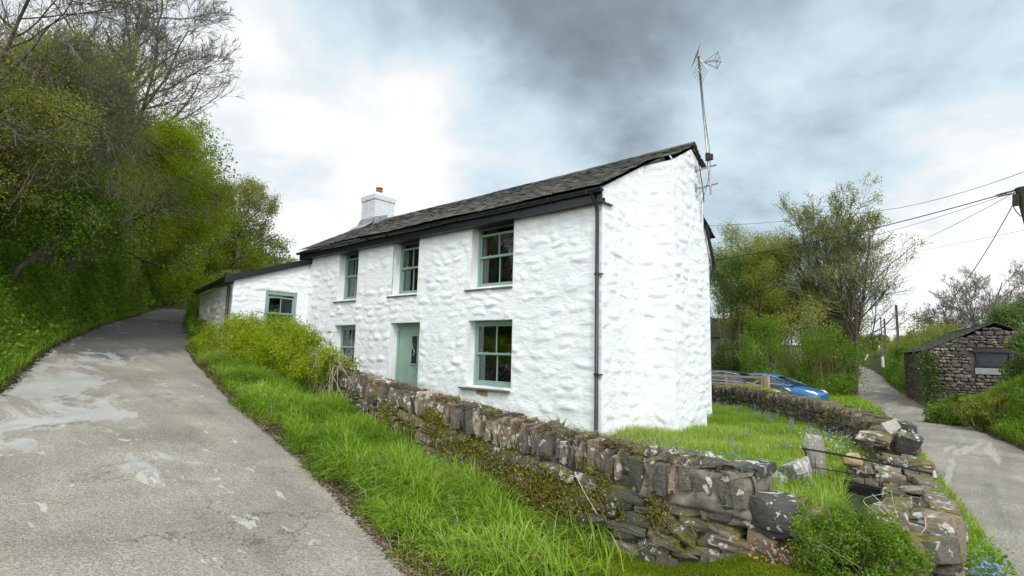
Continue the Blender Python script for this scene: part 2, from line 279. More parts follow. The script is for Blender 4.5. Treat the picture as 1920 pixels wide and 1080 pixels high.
# ---------------------------------------------------------------- mesh helpers
class MB:
    """collects vertex / face arrays, then links ONE mesh object"""
    def __init__(s): s.v=[]; s.f=[]; s.t=[]; s.n=0
    def add(s,v,f,tint=.5):
        v=np.asarray(v,float); 
        fl=f if isinstance(f,list) and len(f) and isinstance(f[0],np.ndarray) and f[0].ndim==2 else [f]
        for a in fl:
            if isinstance(a,np.ndarray): s.f.append(a+s.n)
            else:
                for q in a: s.f.append(np.array([q])+s.n)
        s.v.append(v); s.t.append(np.full(len(v),tint) if np.isscalar(tint) else np.asarray(tint,float)); s.n+=len(v); return s
    def box(s,lo,hi,tint=.5,T=None):
        x0,y0,z0=lo; x1,y1,z1=hi
        v=np.array([(x0,y0,z0),(x1,y0,z0),(x1,y1,z0),(x0,y1,z0),(x0,y0,z1),(x1,y0,z1),(x1,y1,z1),(x0,y1,z1)],float)
        if T is not None: v=T(v)
        fc=np.array([(0,3,2,1),(4,5,6,7),(0,1,5,4),(1,2,6,5),(2,3,7,6),(3,0,4,7)])
        if np.dot(np.cross(v[1]-v[0],v[3]-v[0]),v[4]-v[0])<0: fc=fc[:,::-1]
        return s.add(v,fc,tint)
    def prism(s,poly,z0,z1,T=None,tint=.5):
        n=len(poly); v=[(x,y,z0) for x,y in poly]+[(x,y,z1) for x,y in poly]; v=np.array(v,float)
        if T is not None: v=T(v)
        s.add(v,[np.array([list(range(n))[::-1]]),np.array([list(range(n,2*n))]),np.array([(i,(i+1)%n,(i+1)%n+n,i+n) for i in range(n)])],tint); return s
    def tube(s,pts,r,k=8,cap=True,tint=.5):
        pts=np.asarray(pts,float); n=len(pts); r=np.full(n,r) if np.isscalar(r) else np.asarray(r,float)
        d=np.gradient(pts,axis=0); d/=np.linalg.norm(d,axis=1)[:,None]+1e-12
        a=np.where(np.abs(d[:,2:3])>.9,np.array([[1.,0,0]]),np.array([[0,0,1.]]))
        if n>2: a=np.repeat(a[:1],n,0) if abs(d[:,2]).max()<.97 or abs(d[0,2])>.9 else a
        u=np.cross(d,a); u/=np.linalg.norm(u,axis=1)[:,None]+1e-9; w=np.cross(d,u)
        an=np.arange(k)*2*math.pi/k
        v=(pts[:,None]+r[:,None,None]*(np.cos(an)[None,:,None]*u[:,None]+np.sin(an)[None,:,None]*w[:,None])).reshape(-1,3)
        i=np.arange(n-1)[:,None]*k+np.arange(k)[None]; j=np.arange(n-1)[:,None]*k+(np.arange(k)[None]+1)%k
        fs=[np.stack([i,j,j+k,i+k],-1).reshape(-1,4)]
        if cap: fs+=[np.array([list(range(k))]),np.array([list(range((n-1)*k,n*k))[::-1]])]
        return s.add(v,fs,tint)
    def build(s,name,mat,parent=None,smooth=False,extra=()):
        """extra: further (collector, material) pairs that share the mesh"""
        allm=[(s,mat)]+[e for e in extra if e[0].n]; me=bpy.data.meshes.new(name); v=[];F_=[];t=[];mi=[];n=0
        for k,(q,_) in enumerate(allm):
            v+=q.v; t+=q.t; F_+=[a+n for a in q.f]; mi+=[np.full(len(a),k) for a in q.f]; n+=q.n
        v=np.concatenate(v); off=np.array(parent['_o']) if parent is not None and '_o' in parent else np.zeros(3); v=v-off
        me.vertices.add(len(v)); me.vertices.foreach_set('co',v.astype(np.float32).ravel())
        tot=sum(a.size for a in F_); cnt=sum(len(a) for a in F_)
        me.loops.add(tot); me.polygons.add(cnt)
        me.loops.foreach_set('vertex_index',np.concatenate([a.ravel() for a in F_]).astype(np.int32))
        ln=np.concatenate([np.full(len(a),a.shape[1]) for a in F_]); st=np.concatenate([[0],np.cumsum(ln)[:-1]])
        me.polygons.foreach_set('loop_start',st.astype(np.int32)); me.polygons.foreach_set('loop_total',ln.astype(np.int32))
        me.polygons.foreach_set('use_smooth',np.full(cnt,bool(smooth)))
        if len(allm)>1: me.polygons.foreach_set('material_index',np.concatenate(mi).astype(np.int32))
        at_=me.attributes.new('tint','FLOAT','POINT'); at_.data.foreach_set('value',np.concatenate(t).astype(np.float32))
        me.update(calc_edges=True)
        for _,m_ in allm: me.materials.append(MATS[m_])
        o=bpy.data.objects.new(name,me); COL.objects.link(o)
        if parent is not None: o.parent=parent; o['_o']=tuple(off)
        return o
def tag(o,label=None,cat=None,group=None,kind=None):
    for k,v in (('label',label),('category',cat),('group',group),('kind',kind)):
        if v: o[k]=v
    return o
def empty(name,loc,label,cat,group=None):
    o=bpy.data.objects.new(name,None); COL.objects.link(o); o.location=tuple(loc); o['_o']=tuple(float(a) for a in loc); o.empty_display_size=.2
    return tag(o,label,cat,group)
R_=np.random.default_rng
def nrm(v): return v/(np.linalg.norm(v,axis=-1,keepdims=True)+1e-12)
def leaves(mb,P,size,rng,up=.3,tint=None,aspect=.5,cl=None):
    """leaf blades: folded diamonds scattered at points P"""
    n=len(P); size=np.broadcast_to(size,(n,))*rng.uniform(.6,1.3,n)
    a=nrm(rng.normal(size=(n,3))+[0,0,up*.0]); nn=nrm(rng.normal(size=(n,3))+[0,0,up*3]); b=nrm(np.cross(a,nn)); a=nrm(np.cross(nn,b))
    h=size[:,None]; w=h*aspect
    v=np.stack([P-a*h*.5,P+b*w*.5+a*h*.05,P+a*h*.5-nn*h*.12,P-b*w*.5+a*h*.05],1).reshape(-1,3)
    if tint is None: tint=rng.beta(2.2,2.2,n)
    i=np.arange(n)[:,None]*4+np.arange(4)[None]
    mb.add(v,i,np.repeat(np.clip(tint,0,1),4)); return mb
def blades(mb,P,h,w,rng,lean=.5,tint=None,dirbias=None):
    n=len(P); h=np.broadcast_to(h,(n,))*rng.uniform(.55,1.25,n); az=rng.uniform(0,2*math.pi,n)
    d=np.stack([np.cos(az),np.sin(az),np.zeros(n)],1)
    if dirbias is not None: d=nrm(d+np.asarray(dirbias))
    s=np.stack([-d[:,1],d[:,0],np.zeros(n)],1); ln=lean*rng.uniform(.2,1.3,n)
    V=[]
    for k,(t,wd) in enumerate(((0,1),(.4,.85),(.75,.55),(1,.06))):
        c=P+d*(h*ln*t**2)[:,None]+np.array([0,0,1.])*(h*(t-.45*ln*t**3))[:,None]
        ww=(w*wd*.5)*np.ones(n)
        V+= [c-s*ww[:,None],c+s*ww[:,None]]
    v=np.stack(V,1).reshape(-1,3); b=np.arange(n)[:,None]*8
    f=np.concatenate([b+np.array([0,1,3,2]),b+np.array([2,3,5,4]),b+np.array([4,5,7,6])])
    if tint is None: tint=rng.beta(2,2,n)
    mb.add(v,f,np.repeat(np.clip(tint,0,1),8)); return mb
def catm(pts,per=6):
    P=np.asarray(pts,float); P=np.vstack([2*P[0]-P[1],P,2*P[-1]-P[-2]]); out=[]
    for i in range(1,len(P)-2):
        for t in np.arange(per)/per:
            a,b,c,d=P[i-1],P[i],P[i+1],P[i+2]
            out.append(.5*((2*b)+(c-a)*t+(2*a-5*b+4*c-d)*t*t+(3*b-a-3*c+d)*t**3))
    out.append(P[-2]); return np.array(out)
# ---------------------------------------------------------------- terrain
LZ=lambda x: np.interp(-x,[-14,-5,-2,1,12,20,26,38,60],[-.12,-.05,0,.345,1.6,2.45,2.95,4.27,5.2])
RZ=lambda y: np.interp(y,[-12,0,8,15,30,45,80,115,160],[-.05,-.15,-.28,-.3,-.3,-.3,0,1.2,1.2])
Ls=np.array([[16,-17,14,-6.4],[10,-14,9,-6.2],[5,-11.8,5.2,-6.1],[1.2,-9.9,2.2,-5.8],[-1.8,-8.7,-.34,-5.27],[-3.8,-8.0,-1.9,-5.02],[-5.7,-7.4,-4,-4.72],[-8.3,-6.8,-6.6,-4.2],[-10.9,-6.15,-9.8,-3.55],
  [-14,-5.2,-12.9,-2.75],[-18.5,-3.7,-17.5,-1.45],[-23,-2.1,-22,-.15],[-31,.8,-30,2.4],[-37,3.6,-36,5.4],[-42,8,-39.8,9.2],[-44.5,14,-41.8,14.2],[-45,24,-42,24]],float)
Rs=np.array([[5.6,-9,11,-10],[5.35,-5,9.4,-5],[5.28,-2.3,8.2,-2.3],[5.07,-.7,7.5,-.7],[4.6,2.3,6.8,2.8],[3.95,6.8,6.0,7.6],[3.1,11,5.2,11.7],[2.3,16.2,4.46,15.9],[-.45,27.1,2.3,28.2],[-3.5,45.3,-.6,45],[-8.2,80,-5.6,80],[-16.5,115,-12.5,113],[-25,145,-21,142]],float)
def ribbon(S):
    A=catm(S[:,:2],5); B=catm(S[:,2:],5); return A,B
LA,LB=ribbon(Ls); RA,RB=ribbon(Rs)
def seginfo(x,y,A,B):
    """signed distance outside the ribbon edges: (beyond the A edge, beyond the B edge), nearest station y/x"""
    P=np.stack([x,y],-1)[:,None]
    def side(E,O):
        a=E[:-1]; b=E[1:]; ab=b-a; t=np.clip(((P-a)*ab).sum(-1)/(ab*ab).sum(-1),0,1)
        q=a+ab*t[...,None]; d=np.hypot(*(P-q).transpose(2,0,1)); k=d.argmin(1); r=np.arange(len(k))
        mid=(O[:-1][k]+O[1:][k])/2; e=a[k]; 
        nn=np.stack([-ab[k][:,1],ab[k][:,0]],-1); sg=np.sign(((P[:,0]-e)*nn).sum(-1)); so_=np.sign(((mid-e)*nn).sum(-1))
        return d[r,k]*np.where(sg==so_,-1,1), q[r,k]
    return side(A,B),side(B,A)
CT=[(0,-1,0),(-3,-1,.08),(-6,-1,.22),(-8.5,-1.4,.75),(-10.5,-1.8,1.35),(2,0,0),(3,3,0),(2,4.5,0),(3.5,1,0),(3.9,-2.5,.15),(4.4,-3.6,.3),(4.6,-4.2,.3),(0,8,.0),(-2,10,-.05),(0,5,0),(1,-3,0),(-2,-2.5,.1),
 (3,-4.9,0),(2,-4.9,.02),(0,-4.6,.14),(-1.5,-4.2,.32),(-3,-4.0,.5),(-6,-3.3,.92),(-8.5,-2.9,1.25),(-11,-2.7,1.5),(-14,-2,1.85),(-17,-.9,2.2),(-20,.6,2.5),(-20,3,2.6),
 (-2,22,-.35),(-5,18,-.35),(-2,17,-.4),(-2,14,-.25),(-4,12,-.15),(-8,15,-.1),(-10,22,.1),(-10,35,.4),(-4,33,.2),
 (7,1,.0),(9,5,.3),(7.5,12,.5),(9,15,.7),(4.2,19,.0),(6,21,.1),(8,22,.3),(10,28,.4),(5,35,.6),(10,50,1.0),(5,60,1.0),(0,90,1.8),(10,110,3),(20,60,2.5),(14,20,1.5),(20,5,1.),(18,-10,0),
 (-8,50,.7),(-14,80,1.5),(-30,110,4),(-20,45,2.2),(-25,-10,4.6),(-15,-12,3.6),(-6,-13,2.2),(0,-14,1),(-32,-5,6),(-44,0,7),(-52,14,8),(-34,12,5.0),(-28,8,4.0),(-24,22,3.4),(-40,30,7),(-16,10,2.2),(-12,7,1.6),(-70,10,11),(-60,60,9),(-60,-30,10),
 (0,-30,0),(30,-20,0),(60,30,3),(50,100,6),(-30,-60,5),(0,160,3)]
CT=np.array(CT,float)
def ground(x,y,bank=True):
    x=np.atleast_1d(np.asarray(x,float)); y=np.atleast_1d(np.asarray(y,float)); out=np.empty(len(x))
    for s in range(0,len(x),20000):
        X=x[s:s+20000]; Y=y[s:s+20000]
        d2=(X[:,None]-CT[:,0])**2+(Y[:,None]-CT[:,1])**2+.05; wt=d2**-2.0
        z=(wt*CT[:,2]).sum(1)/wt.sum(1)
        rise=.18*np.sin(X*.9+.4*Y)*np.sin(Y*.7-.3*X)
        (eA,qA),(eB,qB)=seginfo(X,Y,LA,LB); e=np.maximum(eA,eB); q=np.where((np.abs(eA)<np.abs(eB))[:,None],qA,qB)
        zr=LZ(q[:,0]); k=np.clip(e/1.1,0,1); k=k*k*(3-2*k); 
        near=(X<14)
        zl=np.where(e<0,zr-.06-np.clip(-e,0,.5)*.1,(zr-.06)*(1-k)+z*k+.09*np.clip(e/.12,0,1)*(1-k))
        if bank:
            bk=(eA>0)&(eA>=eB)&(X<-1); h=np.clip((-X-2)/5,0,1)*(1.75+.2*np.sin(X*1.3))
            u=np.clip((eA-.15)/1.35,0,1); zl=zl+np.where(bk,h*u*u*(3-2*u)*(1-.0*k),0)
            bk2=(eB>0)&(eB>eA)&(X<-19); u=np.clip((eB-.2)/1.5,0,1); zl=zl+np.where(bk2,np.clip((-X-19)/4,0,1)*1.0*u*u*(3-2*u),0)
        (fA,pA),(fB,pB)=seginfo(X,Y,RA,RB); f=np.maximum(fA,fB); q=np.where((np.abs(fA)<np.abs(fB))[:,None],pA,pB)
        zr=RZ(q[:,1]); k=np.clip(f/.9,0,1); k=k*k*(3-2*k)
        z2=np.where(f<0,zr-.06-np.clip(-f,0,.5)*.1,(zr-.05)*(1-k)+z*k+.07*np.clip(f/.12,0,1)*(1-k))
        if bank:
            bk=(fB>0)&(fB>=fA)&(Y>3); u=np.clip((fB-.2)/2.0,0,1); h=np.clip((Y-3)/5,0,1)*np.interp(Y,[0,12,18.5,20,29,32,60],[.9,1.0,.55,.15,.15,1.2,1.3])
            z2=z2+np.where(bk,h*u*u*(3-2*u),0)
            bk=(fA>0)&(fA>fB)&(Y>22); u=np.clip((fA-.2)/1.6,0,1); z2=z2+np.where(bk,np.clip((Y-22)/4,0,1)*.9*u*u*(3-2*u),0)
        z_=np.where(f<e,z2,zl)
        far=np.clip((np.hypot(X,Y)-90)/200,0,1)
        out[s:s+20000]=z_*(1-far)+far*2.0
    return out
def gz(x,y): return float(ground([x],[y])[0])
# ================================================================ SETTING
def nonuni(lo,hi,a,b,fine,grow=1.09):
    v=list(np.arange(a,b,fine)); s=fine
    while v[-1]<hi: s*=grow; v.append(v[-1]+s)
    s=fine
    while v[0]>lo: s*=grow; v.insert(0,v[0]-s)
    return np.array(v)
gx=nonuni(-900,900,-24,9,.16); gy=nonuni(-300,1400,-9,24,.16)
X,Y=np.meshgrid(gx,gy); Z=ground(X.ravel(),Y.ravel())
rg=R_(5); Z=Z+rg.normal(0,.006,len(Z))
mb=MB(); nx,ny=len(gx),len(gy); i=(np.arange(ny-1)[:,None]*nx+np.arange(nx-1)[None]).ravel()
mb.add(np.stack([X.ravel(),Y.ravel(),Z],-1),np.stack([i,i+1,i+nx+1,i+nx],-1))
tag(mb.build('ground','soil',smooth=True),'grassy earth ground of verges, banks and garden','ground',kind='structure')
def road(name,A,B,zf,ax,mat,label,lift,seed):
    A=catm(A,5); B=catm(B,5); n=17; t=np.linspace(0,1,n); rg=R_(seed)
    jit=lambda m: np.convolve(rg.normal(0,1,m),np.ones(3)/3,'same')*.06
    d=nrm(B-A); A=A-d*jit(len(A))[:,None]; B=B+d*jit(len(B))[:,None]
    P=A[:,None]*(1-t)[None,:,None]+B[:,None]*t[None,:,None]
    za=zf(A[:,ax]); zb=zf(B[:,ax]); z=za[:,None]*(1-t)+zb[:,None]*t+.05*(1-(2*t-1)**2)+lift-.03
    v=np.concatenate([P,z[...,None]],-1).reshape(-1,3)
    m=len(A); i=(np.arange(m-1)[:,None]*n+np.arange(n-1)[None]).ravel()
    mb=MB(); mb.add(v,np.stack([i,i+1,i+n+1,i+n],-1)); o=mb.build(name,mat,smooth=True); return tag(o,label,'road',kind='structure')
road('road',LA,LB,LZ,0,'lane_tarmac','worn tarmac lane climbing to the left into the trees',.0,1)
road('side_road',RA,RB,RZ,1,'lane_tarmac_low','narrow lane winding away past the stone barn',.006,2)

# ================================================================ COTTAGE
DEP=5.2; LEN=11.35; EZ=4.78; RY=2.6; RZH=6.22
house=empty('white_cottage',(-5.6,2.6,0),'whitewashed rubble stone cottage with sage green windows and slate roof','cottage')
def stones_field(u,v,seed,rowh=.19,amp=.027):
    """cushion relief of coursed rubble under thick paint"""
    rg=R_(seed); u0,u1=u.min()-1,u.max()+1; v0,v1=v.min()-1,v.max()+1; C=[];S=[];H=[]
    y=v0
    while y<v1:
        rh=rowh*rg.uniform(.75,1.3); x=u0+rg.uniform(0,.4)
        while x<u1:
            wd=rg.uniform(.22,.58); 
            if rg.random()<.80:
                C.append((x+wd/2,y+rg.uniform(-.035,.035))); S.append((wd*rg.uniform(.30,.47),rh*rg.uniform(.26,.46))); H.append(rg.uniform(.25,1.0)*(1.35 if rg.random()<.2 else 1))
            x+=wd+rg.uniform(.0,.10)
        y+=rh
    C=np.array(C);S=np.array(S);H=np.array(H); h=np.zeros(u.shape)
    uu=u+.05*np.sin(v*5.1+seed)+.025*np.sin(v*13+u*3); vv=v+.04*np.sin(u*2.3+seed)+.018*np.sin(u*11+v*4)
    U=uu.ravel(); V=vv.ravel(); hr=h.ravel()
    for (cx,cy),(sx,sy),a in zip(C,S,H):
        m=(np.abs(U-cx)<sx*1.6)&(np.abs(V-cy)<sy*1.6)
        if not m.any(): continue
        r=(np.abs((U[m]-cx)/sx)**3.4+np.abs((V[m]-cy)/sy)**2.8)
        # steeper underside than top
        q=np.exp(-r**1.25*.9)*(1-.38*np.clip((V[m]-cy)/sy,-1,1)); hr[m]=np.maximum(hr[m],a*q)
    n=.25*np.sin(U*1.7+V*2.9+seed)+.2*np.sin(U*4.3-V*3.1)+.1*np.sin(U*9.7+V*8.3)
    fine=rg.normal(0,1,u.shape); fine=(fine+np.roll(fine,1,0)+np.roll(fine,1,1)+np.roll(fine,-1,0)+np.roll(fine,-1,1))/5
    return (hr.reshape(u.shape)*amp+.010*n.reshape(u.shape)+.0035*fine)
def relief_wall(mb,o,ud,nd,L,top,cell,seed,holes=(),amp=.027,fadeu=True,zb=-.5):
    """grid o+ud*u+z up to top(u), displaced along nd; holes=(u0,u1,z0,z1)"""
    us=list(np.arange(0,L+1e-6,cell)); us[-1]=L
    us=np.array(us); zt=max(top(u) for u in us); 
    vs=np.linspace(zb,zt,int((zt-zb)/cell)+1)
    for h in holes:      # snap grid lines to the opening edges
        for k in (0,1): us[np.abs(us-h[k]).argmin()]=h[k]
        for k in (2,3): vs[np.abs(vs-h[k]).argmin()]=h[k]
    U,Vv=np.meshgrid(us,vs); 
    flat=len({round(top(u),4) for u in us})==1
    if not flat:
        tt=np.array([top(u) for u in us]); fr=(Vv-zb)/(zt-zb); Vv=zb+fr*(tt[None]-zb)
    D=stones_field(U,Vv,seed,amp=amp)
    e=np.minimum(U-0,L-U); D*=np.clip(e/.07,0,1)**.7 if fadeu else 1
    D*=np.clip((np.array([top(u) for u in us])[None]-Vv)/.06,0,1)
    for h in holes:
        du=np.maximum(np.maximum(h[0]-U,U-h[1]),0); dv=np.maximum(np.maximum(h[2]-Vv,Vv-h[3]),0); D*=np.clip(np.hypot(du,dv)/.08,0,1)**.6
    P=np.asarray(o)[None,None]+np.asarray(ud)[None,None]*U[...,None]+np.asarray(nd)[None,None]*D[...,None]; P=P.copy(); P[...,2]+=Vv
    ny,nx=U.shape; I=(np.arange(ny-1)[:,None]*nx+np.arange(nx-1)[None])
    keep=np.ones(I.shape,bool); cu=(U[:-1,:-1]+U[1:,1:])/2; cv=(Vv[:-1,:-1]+Vv[1:,1:])/2
    for h in holes: keep&=~((cu>h[0])&(cu<h[1])&(cv>h[2])&(cv<h[3]))
    i=I[keep]; f=np.stack([i,i+1,i+nx+1,i+nx],-1)
    if np.dot(np.cross(ud,(0,0,1)),nd)<0: f=f[:,::-1]
    mb.add(P.reshape(-1,3),f)
def reveal(mb,o,ud,nd,h,depth,seed=0):
    """splayed sides of an opening, finely divided with slight unevenness"""
    o=np.asarray(o,float);ud=np.asarray(ud,float);nd=np.asarray(nd,float)
    c=[(h[0],h[2]),(h[1],h[2]),(h[1],h[3]),(h[0],h[3])]
    for k in range(4):
        (a,b),(c2,d)=c[k],c[(k+1)%4]; n=max(2,int(np.hypot(c2-a,d-b)/.08)); t=np.linspace(0,1,n+1)
        P=[]
        for s in np.linspace(0,1,5):
            uu=a+(c2-a)*t; vv=b+(d-b)*t; w=.012*np.sin(t*9+s*4+seed+k)*(s*(1-s)*4)*np.sin(t*math.pi)
            p=o+ud*(uu)[:,None]-nd*(depth*s)+w[:,None]*ud*(k%2)+np.array([0,0,1.])*(vv+w*(1-k%2))[:,None]; P.append(p)
        P=np.array(P); m=n+1; i=(np.arange(4)[:,None]*m+np.arange(n)[None]).ravel()
        mb.add(P.reshape(-1,3),np.stack([i,i+m,i+m+1,i+1],-1))
X0=-LEN
def fu(x): return x-X0
WIN=[(-3.51,-2.22,3.06,4.52),(-6.50,-5.44,3.06,4.52),(-9.24,-8.20,3.04,4.52),(-3.53,-2.20,.86,2.31),(-9.26,-8.14,1.05,2.29)]
DOOR=(-6.48,-5.27,.22,2.31)
holes=[(fu(a),fu(b),c,d) for a,b,c,d in WIN+[DOOR]]
wall=MB()
relief_wall(wall,(X0,0,0),(1,0,0),(0,-1,0),LEN,lambda u:EZ,.032,11,holes)
for k,h in enumerate(holes): reveal(wall,(X0,0,0),(1,0,0),(0,-1,0),h,.30,k)
gt=lambda y: EZ+(RZH-.04-EZ)*(1-abs(y-RY)/RY)
relief_wall(wall,(0,0,0),(0,1,0),(1,0,0),DEP,gt,.032,23)
wall.box((X0,.32,-.5),(X0+.05,DEP-.05,EZ-.1)); wall.box((X0,DEP-.3,-.5),(-.02,DEP-.02,EZ-.05))
# chimney breast on the gable
BY0,BY1,BX=1.63,3.20,.66
bt=lambda y:gt(y)-.0
relief_wall(wall,(BX,BY0,0),(0,1,0),(1,0,0),BY1-BY0,lambda u:gt(BY0+u)-.005,.032,31)
relief_wall(wall,(0,BY0,0),(1,0,0),(0,-1,0),BX,lambda u:gt(BY0)-.005,.032,37)
relief_wall(wall,(0,BY1,0),(1,0,0),(0,1,0),BX,lambda u:gt(BY1)-.005,.06,41)
wo=wall.build('wall','white_paint',house,smooth=True)
wo['label']='uneven white painted rubble walls with a wide chimney breast'
# interior partitions so that rooms are rooms
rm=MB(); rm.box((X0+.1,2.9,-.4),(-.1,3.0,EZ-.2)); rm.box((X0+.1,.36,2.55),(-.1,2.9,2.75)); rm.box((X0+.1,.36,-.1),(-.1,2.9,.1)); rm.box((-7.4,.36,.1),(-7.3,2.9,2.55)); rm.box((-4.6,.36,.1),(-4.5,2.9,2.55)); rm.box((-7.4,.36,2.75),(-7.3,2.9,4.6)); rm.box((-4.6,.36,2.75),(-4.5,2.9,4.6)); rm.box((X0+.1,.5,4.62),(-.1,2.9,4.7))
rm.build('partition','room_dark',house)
# ---- roof: individual slates
def slope(mb,x0,x1,ya,za,yb,zb,rg,sw=.28,exp_=.165,xf=None):
    """slates from eave (ya,za) up to ridge (yb,zb)"""
    L=math.hypot(yb-ya,zb-za); d=np.array([0,(yb-ya)/L,(zb-za)/L]); n=np.cross([1,0,0],d); n=n if n[2]>0 else -n
    rows=int(L/exp_)
    for r in range(rows+1):
        x=x0-(r%2)*sw*.5-rg.uniform(0,.05); xm=x1 if xf is None else xf(r/rows)
        while x<xm:
            w=sw*rg.uniform(.75,1.15); a=max(x,x0+rg.uniform(-.015,.01)); b=min(x+w-.004,xm+rg.uniform(-.02,.02))
            if b-a>.05:
                s0=r*exp_-rg.uniform(0,.02); s1=min(s0+exp_*1.75,L+.02); lift=rg.uniform(0,.006); tw=rg.normal(0,.004)
                base=np.array([0,ya,za])
                sag=-.025*math.sin((a-x0)/(x1-x0)*math.pi)*math.sin(min(1,r/rows)*math.pi)-.012*math.sin(a*1.7)
                q=[]
                for th in (0,.009):
                    for (xx,ss,hh) in ((a,s0,.022+lift+tw),(b,s0,.022+lift-tw),(b,s1,.004),(a,s1,.004)):
                        q.append(base+d*ss+n*(hh+th+sag)+np.array([xx,0,0]))
                q=np.array(q); mb.add(q,np.array([(0,3,2,1),(4,5,6,7),(0,1,5,4),(1,2,6,5),(2,3,7,6),(3,0,4,7)]),float(np.clip(rg.normal(.45,.22),0,1)))
            x+=w
rg=R_(3); rf=MB()
RX0,RX1=X0-.02,.10
slope(rf,RX0,RX1,-.24,EZ-.05,RY,RZH+.06,rg)
slope(rf,RX0,RX1,DEP+.2,EZ-.05,RY,RZH+.06,rg,.4,.3)
# slates running on over the chimney breast
def bslope(ya,yb,r):
    za=EZ-.05+(RZH+.06-EZ+.05)*(1-abs(ya-RY)/(RY+.24)); slope(rf,RX1+.02,BX+.07,ya,za,RY,RZH+.06,r)
bslope(BY0-.05,RY,R_(8)); bslope(BY1+.05,RY,R_(9))
ro=rf.build('roof','slate',house)
deck=MB(); 
deck.add([(RX0+.03,-.18,EZ-.05),(RX1-.03,-.18,EZ-.05),(RX1-.03,RY,RZH+.03),(RX0+.03,RY,RZH+.03),(RX1-.03,DEP+.16,EZ-.05),(RX0+.03,DEP+.16,EZ-.05)],[np.array([(0,1,2,3)]),np.array([(3,2,4,5)])])
deck.build('roof_boarding','black_trim',ro)
rt=MB(); 
for x in np.arange(X0+.0,BX,.3):
    xe=min(x+.295,BX+.08); s=.004*math.sin(x*9)
    for k,sg in ((0,-1),(1,1)):
        z=RZH+.115+s-.03*math.sin((x-X0)/LEN*math.pi); p=np.array([(x,RY,z),(xe,RY,z),(xe,RY+sg*.14,z-.085),(x,RY+sg*.14,z-.085)]); q=p-np.array([0,0,.025])
        rt.add(np.vstack([p,q]),np.array([(0,1,2,3),(7,6,5,4),(0,4,5,1),(2,6,7,3),(1,5,6,2),(0,3,7,4)]),.3+.4*rg.random())
rt.build('ridge_tiles','slate',ro)
# fascia, gutter
fa=MB(); fa.box((X0-.02,-.20,EZ-.34),(.10,-.155,EZ-.06)); fa.box((X0,-.155,EZ-.33),(.06,.28,EZ-.30)); fa.box((X0,.0,EZ-.30),(.04,.03,EZ-.22)); fa.build('fascia','black_trim',house)
gu=MB(); an=np.linspace(math.pi,2*math.pi,8); xs=np.linspace(X0-.03,.16,30)
pr=np.array([(math.cos(a)*.062,math.sin(a)*.062) for a in an]); pr=np.vstack([pr,pr[::-1]*.9])
V=[];m=len(pr)
for x in xs:
    sag=-.01*math.sin(x*2)
    for (a,b) in pr: V.append((x,-.265+a,EZ-.12+b+sag))
i=(np.arange(len(xs)-1)[:,None]*m+np.arange(m)[None]); j=(np.arange(len(xs)-1)[:,None]*m+(np.arange(m)[None]+1)%m)
gu.add(V,[np.stack([i,i+m,j+m,j],-1).reshape(-1,4),np.array([list(range(m))]),np.array([list(range((len(xs)-1)*m,len(xs)*m))[::-1]])])
for x in np.arange(X0+.4,0,.9): gu.box((x-.012,-.335,EZ-.19),(x+.012,-.19,EZ-.115))
gu.build('gutter','black_trim',house,smooth=False)
dp=MB(); dp.tube([(-.06,-.265,EZ-.17),(-.06,-.265,EZ-.24),(-.06,-.10,EZ-.42),(-.06,-.085,EZ-.5),(-.06,-.085,.02)],.036,12)
dpo=dp.build('downpipe','black_trim',house,smooth=True)
cl=MB()
for z in (3.1,1.25):
    cl=MB(); cl.tube([(-.06,-.085,z-.03),(-.06,-.085,z+.03)],.045,12); cl.box((-.14,-.06,z-.012),(.04,-.02,z+.012)); 
    if z<2: cl.tube([(-.07,-.11,1.25),(.06,-.135,1.25)],.008,6)
    cl.build('bracket','black_trim',dpo)
rd=MB(); rd.tube([(.07,4.85,5.0),(.08,4.95,4.75),(.10,5.22,4.15),(.08,5.30,3.95),(.04,5.3,3.75)],.045,8); rd.build('downpipe','black_trim',house)
